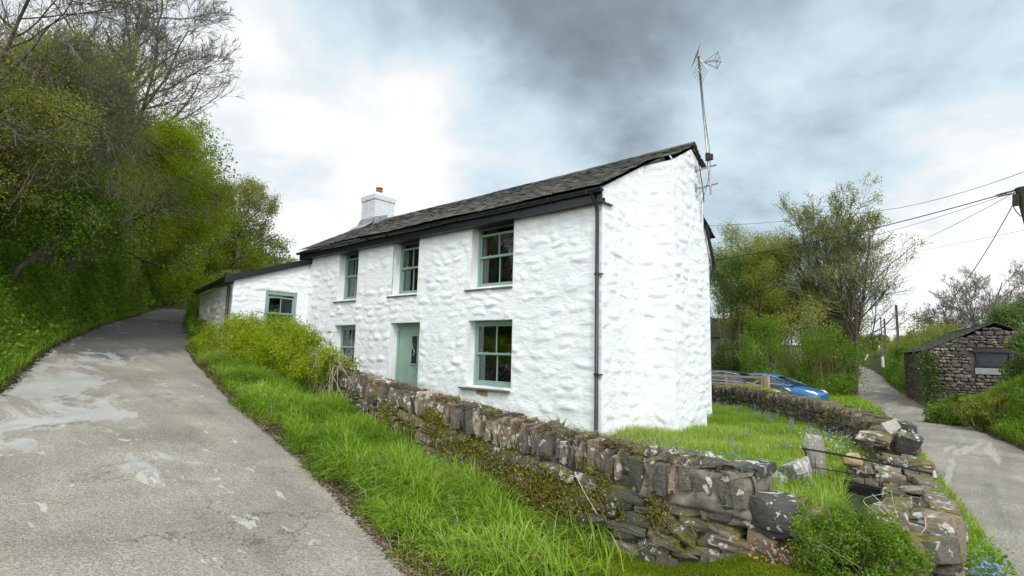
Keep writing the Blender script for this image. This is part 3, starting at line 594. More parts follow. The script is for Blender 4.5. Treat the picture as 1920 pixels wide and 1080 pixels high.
# ---- sash windows and door
def frame_T(o,ud,nd):
    o=np.array(o,float);ud=np.array(ud,float);nd=np.array(nd,float)
    return lambda v: o+ud*v[:,0:1]+nd*v[:,1:2]+np.array([0,0,1.])*v[:,2:3]
def sash_window(o,ud,nd,W,H,open_top=0.,label=None,curt=(.32,0),trim=.0,heart=False,bottom=0.,sill=None,louvre=True,fw=.055):
    """o: outer lower-left corner of the frame, front face. local = (along, out, up)"""
    T=frame_T(o,ud,nd); fr=MB()
    fr.box((0,-.12,0),(fw,0,H),T=T); fr.box((W-fw,-.12,0),(W,0,H),T=T); fr.box((fw,-.12,H-fw*1.3),(W-fw,0,H),T=T); fr.box((fw,-.12,0),(W-fw,.012,fw),T=T)
    fr.box((-.005,-.10,-.03),(W+.005,.045,-.002),T=T)
    root=fr.build('window','sage',house)
    if label: root['label']=label
    mid=H*.49; s=.042
    def sash(z0,z1,y,name,top):
        m=MB(); a,b=fw+.003,W-fw-.003
        m.box((a,y-.035,z0),(a+s,y,z1),T=T); m.box((b-s,y-.035,z0),(b,y,z1),T=T); m.box((a+s,y-.035,z1-s),(b-s,y,z1),T=T)
        m.box((a+s,y-.035,z0),(b-s,y+.004,z0+s*1.15),T=T); c=(a+b)/2; m.box((c-.012,y-.03,z0+s*1.15),(c+.012,y-.004,z1-s),T=T)
        if top:
            for q in (.28,.8): m.box((a+(b-a)*q-.02,y+.002,z0+.046),(a+(b-a)*q+.02,y+.02,z0+.068),T=T)
            if louvre: m.box((a+(b-a)*.25,y+.001,z1-.03),(a+(b-a)*.75,y+.012,z1-.012),T=T)
        so_=m.build('sash','sage',root)
        g=MB(); g.box((a+s-.004,y-.021,z0+s),(b-s+.004,y-.016,z1-s+.004),T=T); g.build('pane','glass',root)
        return so_
    sash(mid-.02,H-fw*1.3-open_top,-.012,'s',True)
    sash(fw+.002,mid+.02,-.052,'s',False)
    if open_top>0:
        pass
    cu=MB()
    for side,wd in ((0,curt[0]),(1,curt[1])):
        if wd<=0: continue
        xs=np.linspace(0,wd*W,24); y=-.26+.025*np.sin(xs*70); 
        xx=xs if side==0 else W-xs
        P=[]
        for z in (0.02,H): P+= [(a,b,z) for a,b in zip(xx,y)]
        n=len(xs); i=np.arange(n-1); v=T(np.array(P)); cu.add(v,np.stack([i,i+1,i+n+1,i+n],-1))
    if cu.n: cu.build('curtain','curtain',root,smooth=True)
    if sill:
        m=MB(); rgs=R_(int(W*1000)); 
        v=np.array([(-.12,-.02,-.055),(W+.0,-.02,-.055),(W+.0,sill,-.065),(-.17,sill,-.065),(-.12,-.02,-.012),(W,-.02,-.012),(W,sill,-.035),(-.17,sill,-.035)])
        m.add(T(v-np.array([0,0,.02])),np.array([(0,3,2,1),(4,5,6,7),(0,1,5,4),(1,2,6,5),(2,3,7,6),(3,0,4,7)]),.6); m.build('sill','slate_sill' if sill>.3 else 'slate_sill',root)
    return root
FY=.22
names=['upper sash window nearest the gable, slid open at the top','upper sash window above the door','upper sash window above the half hidden window','large ground floor sash window with twig heart and curtains','ground floor window half hidden by the hedge']
for k,(a,b,c,d) in enumerate(WIN):
    up=k<3
    sash_window((a,FY,c+.01),(1,0,0),(0,-1,0),b-a,(d-c-.02-(.0 if up else 0)),open_top=(.13 if up else 0),label=names[k],curt=((.30,.0),(.45,.1),(.3,.5),(.34,.0),(.5,.45))[k],sill=(FY+.05 if k!=3 else FY+.10),louvre=not up)
# open top sashes: a tilted vent flap shows under the head
for k in (0,1,2):
    a,b,c,d=WIN[k]; vb=MB(); vb.box((a+.06,FY+.0,d-.22),(b-.06,FY+.02,d-.205)); vb.build('vent_bar','sage',house)
# vent brick
v=MB(); v.box((-3.20,-.012,.66),(-2.86,.03,.78)); 
for q in range(6): v.box((-3.18+q*.054,-.018,.68),(-3.15+q*.054,-.012,.76))
v.build('air_brick','brown_brick',house)
# door
a,b,c,d=DOOR; T=frame_T((a,FY,c),(1,0,0),(0,-1,0)); W=b-a; H=d-c
fr=MB(); fr.box((0,-.1,0),(.085,0,H),T=T); fr.box((W-.085,-.1,0),(W,0,H),T=T); fr.box((.085,-.1,H-.08),(W-.085,0,H),T=T); fr.box((0,-.12,-.05),(W,.04,-.001),T=T)
fro=fr.build('door_frame','sage',house)
dl=MB(); dl.box((.09,-.07,.01),(W-.09,-.025,H-.085),T=T); dl.box((.62,-.025,1.02),(.86,-.0,1.05),T=T)
for (x0,x1,z0,z1) in ((.60,.63,1.05,1.78),(.85,.88,1.05,1.78),(.63,.85,1.75,1.78)): dl.box((x0,-.024,z0),(x1,-.012,z1),T=T)
do=dl.build('door','sage',house)
gp=MB(); gp.box((.63,-.0245,1.051),(.85,-.017,1.749),T=T); gp.build('pane','car_glass',do)
fl=MB(); p=[(.70+.04*math.sin(q*6.0),-.014,1.25+q*.32) for q in np.linspace(0,1,12)]; fl.tube(T(np.array(p)),.004,5); fl.build('glass_motif','white_plastic',do)
hd=MB(); hd.box((.97,-.025,.83),(1.0,-.015,1.02),T=T); hd.tube(T(np.array([(.985,-.02,.93),(.985,.03,.93),(.86,.035,.93)])),.009,6); hd.build('handle','black_trim',do)
# chimney stack
cx0,cx1,cy0,cy1=-11.46,-10.64,2.05,2.90
ch=MB(); ch.box((cx0,cy0,5.4),(cx1,cy1,6.93)); cho=ch.build('chimney','painted_brick',house)
cp=MB(); 
def frustum(mb,lo,hi,z0,z1,ins):
    (x0,y0),(x1,y1)=lo,hi; v=[(x0,y0,z0),(x1,y0,z0),(x1,y1,z0),(x0,y1,z0),(x0+ins,y0+ins,z1),(x1-ins,y0+ins,z1),(x1-ins,y1-ins,z1),(x0+ins,y1-ins,z1)]
    mb.add(np.array(v),np.array([(0,3,2,1),(4,5,6,7),(0,1,5,4),(1,2,6,5),(2,3,7,6),(3,0,4,7)]))
frustum(cp,(cx0-.03,cy0-.03),(cx1+.03,cy1+.03),6.932,7.10,0.0); frustum(cp,(cx0-.03,cy0-.03),(cx1+.03,cy1+.03),7.10,7.22,.13)
cp.build('cap','painted_brick',cho)
pt=MB(); pc=(-10.93,2.40); zz=[7.18,7.30,7.31,7.34,7.36,7.40,7.41,7.45]; rr=[.105,.10,.125,.125,.10,.10,.13,.12]
pt.tube([(pc[0],pc[1],z) for z in zz],rr,16); pt.build('chimney_pot','terracotta',cho,smooth=False)
ld=MB(); sl=(RZH-EZ)/RY
ld.add([(cx0-.10,cy0-.45,EZ+sl*(cy0-.45)+.12),(cx1+.10,cy0-.45,EZ+sl*(cy0-.45)+.12),(cx1+.03,cy0-.015,EZ+sl*cy0+.34),(cx0-.03,cy0-.015,EZ+sl*cy0+.34),(cx0-.06,cy0-.1,EZ+sl*cy0+.12),(cx1+.06,cy0-.1,EZ+sl*cy0+.12)],[np.array([(0,1,5,4),(4,5,2,3)])])
ld.add([(cx1+.015,cy0-.02,EZ+sl*cy0+.02),(cx1+.015,RY,RZH+.05),(cx1+.015,RY,RZH+.22),(cx1+.015,cy0+.28,EZ+sl*cy0+.44),(cx1+.015,cy0-.02,EZ+sl*cy0+.34)],[np.array([(0,1,2,3,4)])])
ld.build('flashing','lead',cho)
# ---- road-side extension under its catslide roof
ew=MB(); ex=-11.0; ey=-2.3
et=lambda u: 3.52+(4.36-3.52)*min(1,u/2.3)
relief_wall(ew,(ex,ey,0),(0,1,0),(1,0,0),2.3,et,.032,53,[(.95,1.94,1.98,3.31)],zb=.9)
reveal(ew,(ex,ey,0),(0,1,0),(1,0,0),(.95,1.94,1.98,3.31),.14,9)
ed=np.array([-.974,.225,0]); en=np.array([-.225,-.974,0]); EL=9.0
ew.box((ex-.5,ey+2.29,.5),(ex+.0,ey+2.5,4.3))
ewo=ew.build('extension_wall','white_paint',house,smooth=True)
e2=MB(); relief_wall(e2,(ex,ey,0),ed,en,EL,lambda u:3.42+u*.035,.045,59,(),.045,zb=.9); e2.build('road_side_wall','road_side_paint',house,smooth=True)['label']='long white rubble wall splashed brown with road mud'
er=MB(); A=np.array([ex+.12,ey-.14,3.60]); B=np.array([ex+ed[0]*EL,ey+ed[1]*EL-.16,3.86]); Cc=np.array([X0-8.4,1.2,4.55]); D=np.array([ex+.12,.06,4.44]); E_=np.array([X0,1.2,4.75])
top=np.array([A,B,Cc,E_,D]); er.add(np.vstack([top,top-[0,0,.05]]),[np.array([(0,4,3,2,1)]),np.array([(5,6,7,8,9)]),np.array([(0,1,6,5),(1,2,7,6),(2,3,8,7),(3,4,9,8),(4,0,5,9)])],.4)
er.build('extension_roof','slate',house)
ef=MB()
def board(mb,p,q,h,th,out):
    p=np.array(p,float);q=np.array(q,float);o=np.array(out,float)*th
    v=np.array([p,q,q+o,p+o,p-[0,0,h],q-[0,0,h],q+o-[0,0,h],p+o-[0,0,h]]); mb.add(v,np.array([(0,1,2,3),(7,6,5,4),(0,4,5,1),(1,5,6,2),(2,6,7,3),(3,7,4,0)]))
board(ef,(ex+.09,ey-.14,3.645),(ex+.09,.02,4.50),.20,.035,(1,0,0))
board(ef,A+[0,.0,.03],B+[0,.0,.03],.17,.03,en)
g=A+en*.09+[0.02,0,-.03]; h=B+en*.09+[0,0,-.03]; ef.tube([g,h],.055,8)
ef.box((ex+.04,ey-.30,3.42),(ex+.15,ey-.10,3.66))
ef.build('bargeboard','black_trim',house)
dp=MB(); q=np.array([ex,ey,0])+ed*.22+en*.09; dp.tube([q+en*.05+[0,0,3.5],q+[0,0,3.35],q+[0,0,1.4]],.045,10); dp.build('downpipe','black_trim',house,smooth=True)
sash_window((ex-.02,ey+.95,1.98),(0,1,0),(1,0,0),.99,1.33,open_top=.06,label='square sash window in the low extension',curt=(0,0),fw=.085)
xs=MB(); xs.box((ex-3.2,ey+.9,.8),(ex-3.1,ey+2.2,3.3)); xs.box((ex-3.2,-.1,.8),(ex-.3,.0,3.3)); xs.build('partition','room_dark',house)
# ---- things on the cottage
h=MB(); t_=np.linspace(0,2*math.pi,40); hx=-2.80+.14*np.sin(t_)**3; hz_=1.24+.14*(13*np.cos(t_)-5*np.cos(2*t_)-2*np.cos(3*t_)-np.cos(4*t_))/16
rg=R_(4); h.tube(np.stack([hx,np.full(40,.33)+rg.normal(0,.004,40),hz_],-1),.010,6); h.tube(np.stack([hx*1.0,np.full(40,.335),hz_+.008],-1),.008,5)
tag(h.build('heart_ornament','pale_root'),'pale twig heart hanging inside the large ground floor window','ornament')
an=empty('television_aerial',(.95,2.85,5.0),'grid television aerial on a tall grey pole beside the gable','aerial')
ma=MB(); m0=np.array([.98,2.86,5.15]); m1=np.array([.93,2.42,8.18]); ma.tube([m0,m1],.026,10); ma.build('mast','metal_grey',an,smooth=True)
for z in (5.35,5.75):
    br=MB(); t=(z-5.15)/3.03; p=m0+(m1-m0)*t; br.tube([(.66,2.80,z-.02),(p[0],p[1],z),p+[.16,.02,.02]],.02,6); br.box((.645,2.74,z-.09),(.675,2.86,z+.09))
    if z<5.5: br.tube([(.67,2.80,5.27),(.67,2.80,5.12),(.86,2.83,5.33)],.012,6)
    br.build('bracket','metal_grey',an)
jb=MB(); p=m0+(m1-m0)*.27; jb.tube([p-[0,0,.08],p+[0,0,.08]],.055,8); jb.tube([p+[0.05,0.05,-.06],p+[.05,.05,.06]],.05,8); jb.build('amplifier_box','iron',an)
hd=MB(); hc=m1+np.array([0,0,-.16]); fx=nrm(np.array([.75,.55,.15])); sx=nrm(np.cross(fx,[0,0,1.])); uz=nrm(np.cross(sx,fx))
def grid(c,w,hh,tilt,ang=0):
    sxx=sx*math.cos(ang)+uz*math.sin(ang); u2=-sx*math.sin(ang)+uz*math.cos(ang); u2=nrm(u2*math.cos(tilt)+fx*math.sin(tilt))
    for s in np.linspace(-1,1,7): hd.tube([c-sxx*w+u2*hh*s,c+sxx*w+u2*hh*s],.0045,5)
    for s in (-1,0,1): hd.tube([c+sxx*w*s-u2*hh,c+sxx*w*s+u2*hh],.008 if s else .005,5)
grid(hc+uz*.21,.30,.15,.45); grid(hc-uz*.21,.30,.15,-.45)
hd.tube([hc,hc+fx*.42],.012,6)
for s in (-1,1):
    hd.tube([hc+fx*.12,hc+fx*.42+sx*.14*s+uz*.12],.008,5); hd.tube([hc+fx*.12,hc+fx*.42+sx*.14*s-uz*.12],.008,5); hd.tube([hc+fx*.42+sx*.14*s-uz*.14,hc+fx*.42+sx*.14*s+uz*.14],.013,5)
for z in (-.12,0,.12): hd.tube([hc+fx*.42-sx*.16+uz*z,hc+fx*.42+sx*.16+uz*z],.008,5)
hd.build('reflector_grid','metal_grey',an)
cb=MB(); cb.tube(catm([m0+(m1-m0)*.95,m0+(m1-m0)*.5+[.03,0,0],m0+(m1-m0)*.24+[.05,0,0],(.9,2.8,5.3),(.72,2.95,5.0),(.69,3.0,4.6)],5),.006,5); cb.tube(catm([(.7,2.62,6.25),(.72,2.85,5.9),(.74,3.02,5.3),(.74,3.05,5.05)],5),.012,5); cb.build('cable','cable',an)

# ================================================================ STONE WALLS
def stone_template(n=5):
    V=[];Fq=[]; idx={}
    def vid(p):
        k=tuple(np.round(p,4)); 
        if k not in idx: idx[k]=len(V); V.append(p)
        return idx[k]
    t=np.linspace(-1,1,n)
    for ax in range(3):
        for s in (-1,1):
            for i in range(n-1):
                for j in range(n-1):
                    q=[]
                    for (a,b) in ((i,j),(i+1,j),(i+1,j+1),(i,j+1)):
                        p=np.zeros(3); p[ax]=s; p[(ax+1)%3]=t[a]; p[(ax+2)%3]=t[b]; q.append(vid(p))
                    Fq.append(q if s>0 else q[::-1])
    return np.array(V),np.array(Fq)
SV,SF=stone_template(5)
def stone(mb,c,size,rg,ax=None,rnd=.14,tint=None,rough=.07,tilt=.06):
    """irregular quarried block: rounded, chipped, skewed"""
    v=SV.copy(); r=np.linalg.norm(v,axis=1,keepdims=True); v=v*(1-rnd)+v/r*1.18*rnd
    f=rg.normal(size=(4,3))*2.2; ph=rg.uniform(0,6,4)
    for k in range(4): v=v+rough*.6*np.sin(v@f[k]+ph[k])[:,None]*rg.normal(size=3)
    for _ in range(5):   # knock corners off with planes
        n_=nrm(rg.normal(size=3)); d=v@n_; lim=rg.uniform(.84,1.2); v=v-np.maximum(d-lim,0)[:,None]*n_*.95
    v=v+rg.normal(0,.018,v.shape); v*=np.asarray(size)*.5
    A=rg.normal(0,tilt,3); cx,sx=math.cos(A[0]),math.sin(A[0]); cy,sy=math.cos(A[1]),math.sin(A[1])
    Rm=np.array([[1,0,0],[0,cx,-sx],[0,sx,cx]])@np.array([[cy,0,sy],[0,1,0],[-sy,0,cy]])
    v=v@Rm.T
    if ax is not None:
        ax=np.asarray(ax); u=np.array([ax[0],ax[1],0]); w_=np.array([-ax[1],ax[0],0]); v=v[:,0:1]*u+v[:,1:2]*w_+v[:,2:3]*np.array([0,0,1])
    t=float(np.clip(rg.normal(.42,.24),0,1)) if tint is None else tint
    mb.add(v+np.asarray(c),SF,t)
def rubble_wall(name,path,label,seed,mat='rubble',course=(.07,.15),slen=(.12,.36),coping=True,thick=.42,both=(True,True),capend=(True,True),cop_h=(.18,.30),core='mortar_dark',cat='wall'):
    """path rows: x,y,zbottom,ztop. Coursed stones on both faces of an earth and mortar core."""
    path=np.array(path,float); P=catm(path,8); d=np.gradient(P[:,:2],axis=0); d=nrm(d); s=np.concatenate([[0],np.cumsum(np.hypot(*np.diff(P[:,:2],axis=0).T))]); L=s[-1]
    f=lambda u: np.array([np.interp(u,s,P[:,k]) for k in range(4)]); g=lambda u: nrm(np.array([np.interp(u,s,d[:,0]),np.interp(u,s,d[:,1])]))
    rg=R_(seed); root=empty(name,(P[0,0],P[0,1],P[0,2]),label,cat); mb=MB(); co_=MB()
    ch=.24 if coping else 0.
    for sd in (-1,1):
        if not both[0 if sd<0 else 1]: continue
        k=0; z=0.
        zmax=max(P[:,3]-P[:,2])+.05
        z=-.12
        while z<zmax:
            h=rg.uniform(*course); u=rg.uniform(0,.1)
            while u<L:
                l=rg.uniform(*slen)*(1.25 if h>.11 else 1); big=rg.random()<.10
                um=min(u+l/2,L); p=f(um); a=g(um); nn=np.array([a[1],-a[0]])*sd
                hh=p[3]-p[2]-ch
                if z+h*.45<hh:
                    dd=rg.uniform(.14,.22); out=thick/2-dd/2+rg.normal(0,.012)
                    stone(mb,(p[0]+nn[0]*out,p[1]+nn[1]*out,p[2]+z+h/2+rg.normal(0,.006)),(l*.97,dd,h*(1.65 if big else .96)),rg,a,tilt=.05)
                u+=l+rg.uniform(.0,.012)
            z+=h
    # end faces
    for e,use in ((0,capend[0]),(1,capend[1])):
        if use:
            u=.06 if e==0 else L-.06; p=f(u); a=g(u); z=-.1
            while z<p[3]-p[2]-ch-.03:
                h=rg.uniform(*course)*1.1; w0=-thick/2
                while w0<thick/2-.04:
                    w1=min(w0+rg.uniform(.12,.3),thick/2+.02); c=(w0+w1)/2
                    stone(mb,(p[0]-a[1]*c,p[1]+a[0]*c,p[2]+z+h/2),(.2,(w1-w0)*1.02,h*1.03),rg,a); w0=w1
                z+=h
    if coping:
        u=0.
        while u<L:
            wd=rg.uniform(.045,.125); p=f(min(u+wd/2,L)); a=g(min(u+wd/2,L)); hh=rg.uniform(*cop_h)
            th=thick*rg.uniform(.82,1.1); off=rg.normal(0,.02)
            if rg.random()<.6:
                stone(mb,(p[0]-a[1]*off,p[1]+a[0]*off,p[3]-ch+hh/2-.03),(wd*.96,th,hh),rg,a,tilt=.10,rnd=.14)
            else:
                for sdd in (-1,1): stone(mb,(p[0]-a[1]*th*.27*sdd,p[1]+a[0]*th*.27*sdd,p[3]-ch+hh*.5-.03),(wd*.96,th*.5,hh*rg.uniform(.8,1.05)),rg,a,tilt=.12,rnd=.14)
            u+=wd
    else:
        u=0.
        while u<L:
            wd=rg.uniform(.12,.32); p=f(min(u+wd/2,L)); a=g(min(u+wd/2,L))
            for c in (-.28,.0,.28):
                if rg.random()<.8: stone(mb,(p[0]-a[1]*c*thick,p[1]+a[0]*c*thick,p[3]-.05+rg.normal(0,.025)),(wd,thick*rg.uniform(.35,.5),rg.uniform(.06,.14)),rg,a,tilt=.14)
            u+=wd*.9
    mb.build('stonework',mat,root,smooth=False)
    V=[]; n=len(P)
    for k in range(n):
        a=d[k]; nn=np.array([-a[1],a[0]]); w_=thick/2-.07
        for (o,z) in ((w_,P[k,2]-.2),(w_,P[k,3]-ch+.02 if coping else P[k,3]-.05),(-w_,P[k,3]-ch+.02 if coping else P[k,3]-.05),(-w_,P[k,2]-.2)): V.append((P[k,0]+nn[0]*o,P[k,1]+nn[1]*o,z))
    i=np.arange(n-1)[:,None]*4+np.arange(4); j=np.arange(n-1)[:,None]*4+(np.arange(4)+1)%4
    co_.add(V,[np.stack([i,i+4,j+4,j],-1).reshape(-1,4),np.array([[0,1,2,3]]),np.array([[4*n-1,4*n-2,4*n-3,4*n-4]])]); co_.build('mortar_core',core,root)
    return root,f,g,L
# roadside garden wall, from the hedge to its mortared pier
W1=[(-10.2,-2.0,1.25,2.0),(-8.3,-2.15,1.05,1.75),(-6.4,-2.35,.82,1.5),(-4.4,-2.72,.58,1.22),(-2.0,-3.28,.34,1.10),(.4,-3.86,.16,.98),(1.9,-4.12,.08,.88),(3.0,-4.24,.02,.83),(3.82,-4.25,.0,.80)]
wr,wf,wg,WL=rubble_wall('garden_wall',W1,'mossy grey rubble wall with upright coping stones beside the grass verge',77,course=(.045,.15),slen=(.10,.38),cop_h=(.18,.31))
mo=MB(); rg=R_(6)
nu,nv=46,16; U,V=np.meshgrid(np.linspace(3.02,3.99,nu),np.linspace(.47,.79,nv)); D=.012*np.sin(U*23+V*9)+.010*np.sin(V*31-U*13)+rg.normal(0,.005,U.shape)
e=np.minimum(np.minimum(U-3.02,3.99-U)/.06,np.minimum(V-.47,.79-V)/.04); D-=.07*(1-np.clip(e,0,1))**2
i=(np.arange(nv-1)[:,None]*nu+np.arange(nu-1)[None]).ravel(); q=np.stack([i,i+1,i+nu+1,i+nu],-1)
yc=np.interp(U,[3.0,3.82,4.1],[-4.24,-4.25,-4.24])
mo.add(np.stack([U,yc-.225-D,V],-1).reshape(-1,3),q); mo.add(np.stack([U,yc+.2+D*.3,V],-1).reshape(-1,3),q[:,::-1])
W_,S_=np.meshgrid(np.linspace(-.2,.2,10),np.linspace(.47,.79,nv)); j=(np.arange(nv-1)[:,None]*10+np.arange(9)[None]).ravel(); qq=np.stack([j,j+1,j+11,j+10],-1)
mo.add(np.stack([3.985+.02*np.sin(W_*30+S_*20),-4.24+W_,S_],-1).reshape(-1,3),qq); 
U2,W2=np.meshgrid(np.linspace(3.02,3.99,nu),np.linspace(-.215,.2,10)); j=(np.arange(9)[:,None]*nu+np.arange(nu-1)[None]).ravel(); mo.add(np.stack([U2,-4.245+W2,.785+.02*np.sin(U2*17+W2*22)],-1).reshape(-1,3),np.stack([j,j+1,j+nu+1,j+nu],-1))
mo.build('mortar_pier','mortar',wr,smooth=True)
us=MB()
for x,wd,hh,zc in ((3.10,.13,.26,.66),(3.25,.10,.22,.68),(3.38,.11,.25,.665),(3.52,.10,.19,.69),(3.655,.13,.17,.685),(3.80,.09,.22,.67),(3.92,.10,.20,.66)):
    stone(us,(x,-4.43+rg.normal(0,.004),zc),(wd,.13,hh),rg,(1,-.02),tilt=.05,tint=rg.uniform(.05,.5))
    stone(us,(x+.03,-4.2,.785),(wd*1.35,.40,.09),rg,(1,-.05),tilt=.1)
us.build('coping_stones','rubble',wr)
# broken low corner that turns round to the side road
CN=[(4.02,-4.22,.0,.56),(4.45,-4.28,.0,.50),(4.78,-4.05,.0,.49),(4.84,-3.3,.0,.49),(4.74,-2.5,.0,.46),(4.62,-1.65,.0,.42)]
cr,cf,cg,CL=rubble_wall('corner_wall',CN,'low broken stone corner under the small shrub where the lanes meet',88,course=(.07,.16),slen=(.16,.4),coping=False,thick=.46)
big=MB(); rg=R_(12); stone(big,(4.12,-4.33,.56),(.30,.32,.20),rg,(1,-.1),tint=.08,rnd=.15,rough=.05,tilt=.03); 
tag(big.build('slate_block','rubble'),'big layered dark slate block at the end of the roadside wall','stone')
# far side of the garden
FW=[(-4.5,11.0,-.15,.76),(-2.3,10.1,-.1,.76),(-.3,8.4,-.1,.77),(1.45,6.5,-.08,.76),(2.75,4.75,-.05,.75),(3.65,2.9,-.1,.73),(4.15,1.2,-.12,.70),(4.32,.15,-.12,.68)]
fr_,ff,fg,FL=rubble_wall('mossy_wall',FW,'curving mossy wall on the far side of the garden grass',99,mat='old_rubble',course=(.05,.10),slen=(.12,.3),thick=.44,cop_h=(.16,.26))
rg=R_(15)
def loose(c,size,ax,tint,label,mat='rubble',seed=1,tilt=.1,rnd=.12):
    m=MB(); stone(m,c,size,R_(seed),ax,rnd=rnd,tint=tint,tilt=tilt,rough=.10); return tag(m.build('loose_stone',mat),label,'stone')
loose((4.46,.04,.60),(.2,.24,.22),(.3,-.95),.05,'dark rounded boulder overhanging the lane at the wall end',seed=3,tilt=.3)
loose((4.26,.25,.72),(.18,.2,.18),(.6,-.8),.9,'pointed pale and rust stone topping the wall end',seed=5,tilt=.4,mat='pale_stone')
loose((4.12,-.04,.62),(.36,.3,.18),(1,.1),.65,'brown squared block with white lichen below the pointed stone',seed=7)
loose((4.35,.65,.72),(.24,.26,.18),(.5,-.8),.05,'small black stone behind the pointed stone',seed=8,tilt=.3)
loose((3.66,-1.15,.40),(.20,.18,.62),(1,0),.4,'upright lichen crusted gate stone at the left of the little gate',mat='pale_stone',seed=9,tilt=.05,rnd=.25)
loose((3.60,-1.75,.34),(.40,.30,.26),(.8,-.5),.5,'white crusted angular stone leaning by the upright gate stone',mat='pale_stone',seed=10,tilt=.35)
loose((3.44,-1.95,.26),(.26,.24,.16),(1,.2),.2,'grey pointed stone left of the white crusted one',mat='pale_stone',seed=22,tilt=.4)
loose((4.02,-1.05,.47),(.17,.15,.16),(1,.3),.6,'cream coloured round stone behind the gate bars',mat='ochre_stone',seed=11,tilt=.3)
loose((3.86,-2.75,.26),(.36,.20,.12),(1,-.3),.8,'flat brown slab lying behind the slate block',seed=13)
# rubble threshold behind the gate
th,_,_,_=rubble_wall('gateway_wall',[(3.95,-.62,-.1,.36),(4.3,-.55,-.1,.44),(4.62,-.45,-.1,.46)],'short rubble footing behind the iron gate',45,course=(.06,.12),slen=(.1,.24),coping=False,thick=.34)
sl_=MB(); sl_.add(np.array([(3.78,-1.36,-.05),(4.42,-1.30,-.05),(4.42,-1.24,-.05),(3.78,-1.30,-.05),(3.78,-1.36,.30),(4.42,-1.30,.24),(4.42,-1.24,.24),(3.78,-1.30,.30)]),np.array([(0,3,2,1),(4,5,6,7),(0,1,5,4),(1,2,6,5),(2,3,7,6),(3,0,4,7)]),.1)
tag(sl_.build('slate_slab','black_trim'),'black slab standing on edge behind the iron gate','slab')
# little iron gate
ga=empty('iron_gate',(3.72,-1.5,0),'small rusty black iron garden gate between the stones','gate')
g0=np.array([3.62,-1.36,0.]); g1=np.array([4.76,-1.42,0.]); zt0,zt1=.57,.50
fm=MB(); fm.tube(catm([g0+[0,0,-.02],g0+[0,0,zt0-.06],g0+[.05,0,zt0],g1+[-.07,0,zt1],g1+[0,0,zt1-.06],g1+[.02,0,.0]],5),.011,6); fm.build('frame','iron',ga)
rl=MB()
for z in (.12,.24,.36): rl.tube([g0+[0,0,z+.02],g1+[0,0,z]],.006,5)
for s in (.08,.5,.93): rl.tube([g0+(g1-g0)*s+[0,0,0],g0+(g1-g0)*s+[0,0,.5]],.005,5)
rl.build('rail','iron',ga)
# ================================================================ PLANTS: tools
def seg_tubes(mb,p0,p1,r0,r1,k=4,tint=.5):
    n=len(p0); 
    if n==0: return
    d=nrm(p1-p0); a=np.where(np.abs(d[:,2:3])>.8,np.array([[1.,0,0]]),np.array([[0,0,1.]])); u=nrm(np.cross(d,a)); w_=np.cross(d,u)
    an=np.arange(k)*2*math.pi/k; c=np.cos(an)[None,:,None]; s=np.sin(an)[None,:,None]; ring=c*u[:,None]+s*w_[:,None]
    e=d*np.minimum(r0,.05)[:,None]*.4
    v=np.concatenate([(p0-e)[:,None]+ring*r0[:,None,None],(p1+e)[:,None]+ring*r1[:,None,None]],1).reshape(-1,3)
    b=np.arange(n)[:,None,None]*2*k; i=np.arange(k); j=(i+1)%k
    mb.add(v,(b+np.stack([i,j,j+k,i+k],-1)[None]).reshape(-1,4),tint)
def grow(rg,P,D,L,Rr,spec):
    """spec rows: steps, wiggle, up, kids, (t0,t1), angle, ratio"""
    P=np.atleast_2d(P).astype(float); D=nrm(np.atleast_2d(D).astype(float)); L=np.atleast_1d(L).astype(float); Rr=np.atleast_1d(Rr).astype(float); out=[]
    for lv,(n,wig,up,kids,(t0,t1),ang,ratio) in enumerate(spec):
        N=len(P); pts=[P]; ds=[D]; d=D; p=P
        for i in range(n):
            d=nrm(d+rg.normal(0,wig,(N,3))+np.array([0,0,up])); p=p+d*(L/n)[:,None]; pts.append(p); ds.append(d)
        pts=np.array(pts); ds=np.array(ds); tap=lambda t:1-.72*t
        for i in range(n): out.append((lv,pts[i],pts[i+1],Rr*tap(i/n),Rr*tap((i+1)/n)))
        if lv+1<len(spec):
            m=rg.integers(max(1,int(kids*.7)),int(kids*1.3)+2,N); idx=np.repeat(np.arange(N),m); t=rg.uniform(t0,t1,len(idx)); 
            x=t*n; i0=np.minimum(x.astype(int),n-1); fr=(x-i0)[:,None]
            cp=pts[i0,idx]*(1-fr)+pts[i0+1,idx]*fr; pd=ds[i0+1,idx]; r_=nrm(np.cross(pd,rg.normal(size=(len(idx),3))))
            a=np.radians(rg.normal(ang,9,len(idx)))[:,None]; cd=pd*np.cos(a)+r_*np.sin(a)
            P,D=cp,cd; Lc=L[idx]*ratio*(1.15-.6*t)*rg.uniform(.7,1.2,len(idx)); Rc=Rr[idx]*tap(t)*.55; L=Lc; Rr=Rc
    return out
def wood(segs,root,tm='bark',bm='twig_grey',split=2,minr=.006,maxtw=None):
    a=MB(); b=MB()
    for lv,p0,p1,r0,r1 in segs:
        if lv<split: seg_tubes(a,p0,p1,r0,r1,7 if lv==0 else 5)
        else: seg_tubes(b,p0,p1,np.maximum(r0,minr),np.maximum(r1,minr*.7),3)
    a.build('trunk',tm,root,smooth=True)
    return b,bm
def tips(segs,lv): return np.concatenate([s[2] for s in segs if s[0]>=lv])
def sample_leaves(rg,pts,n,jit):
    i=rg.integers(0,len(pts),n); return pts[i]+rg.normal(0,jit,(n,3))
def clump_tint(P,rg,scale=.9,amp=.35,noise=.16,base=.5):
    f=rg.normal(size=(3,3))*scale; ph=rg.uniform(0,6,3); s=sum(np.sin(P@f[k]+ph[k]) for k in range(3))/3
    return np.clip(base+amp*s+rg.normal(0,noise,len(P)),0,1)
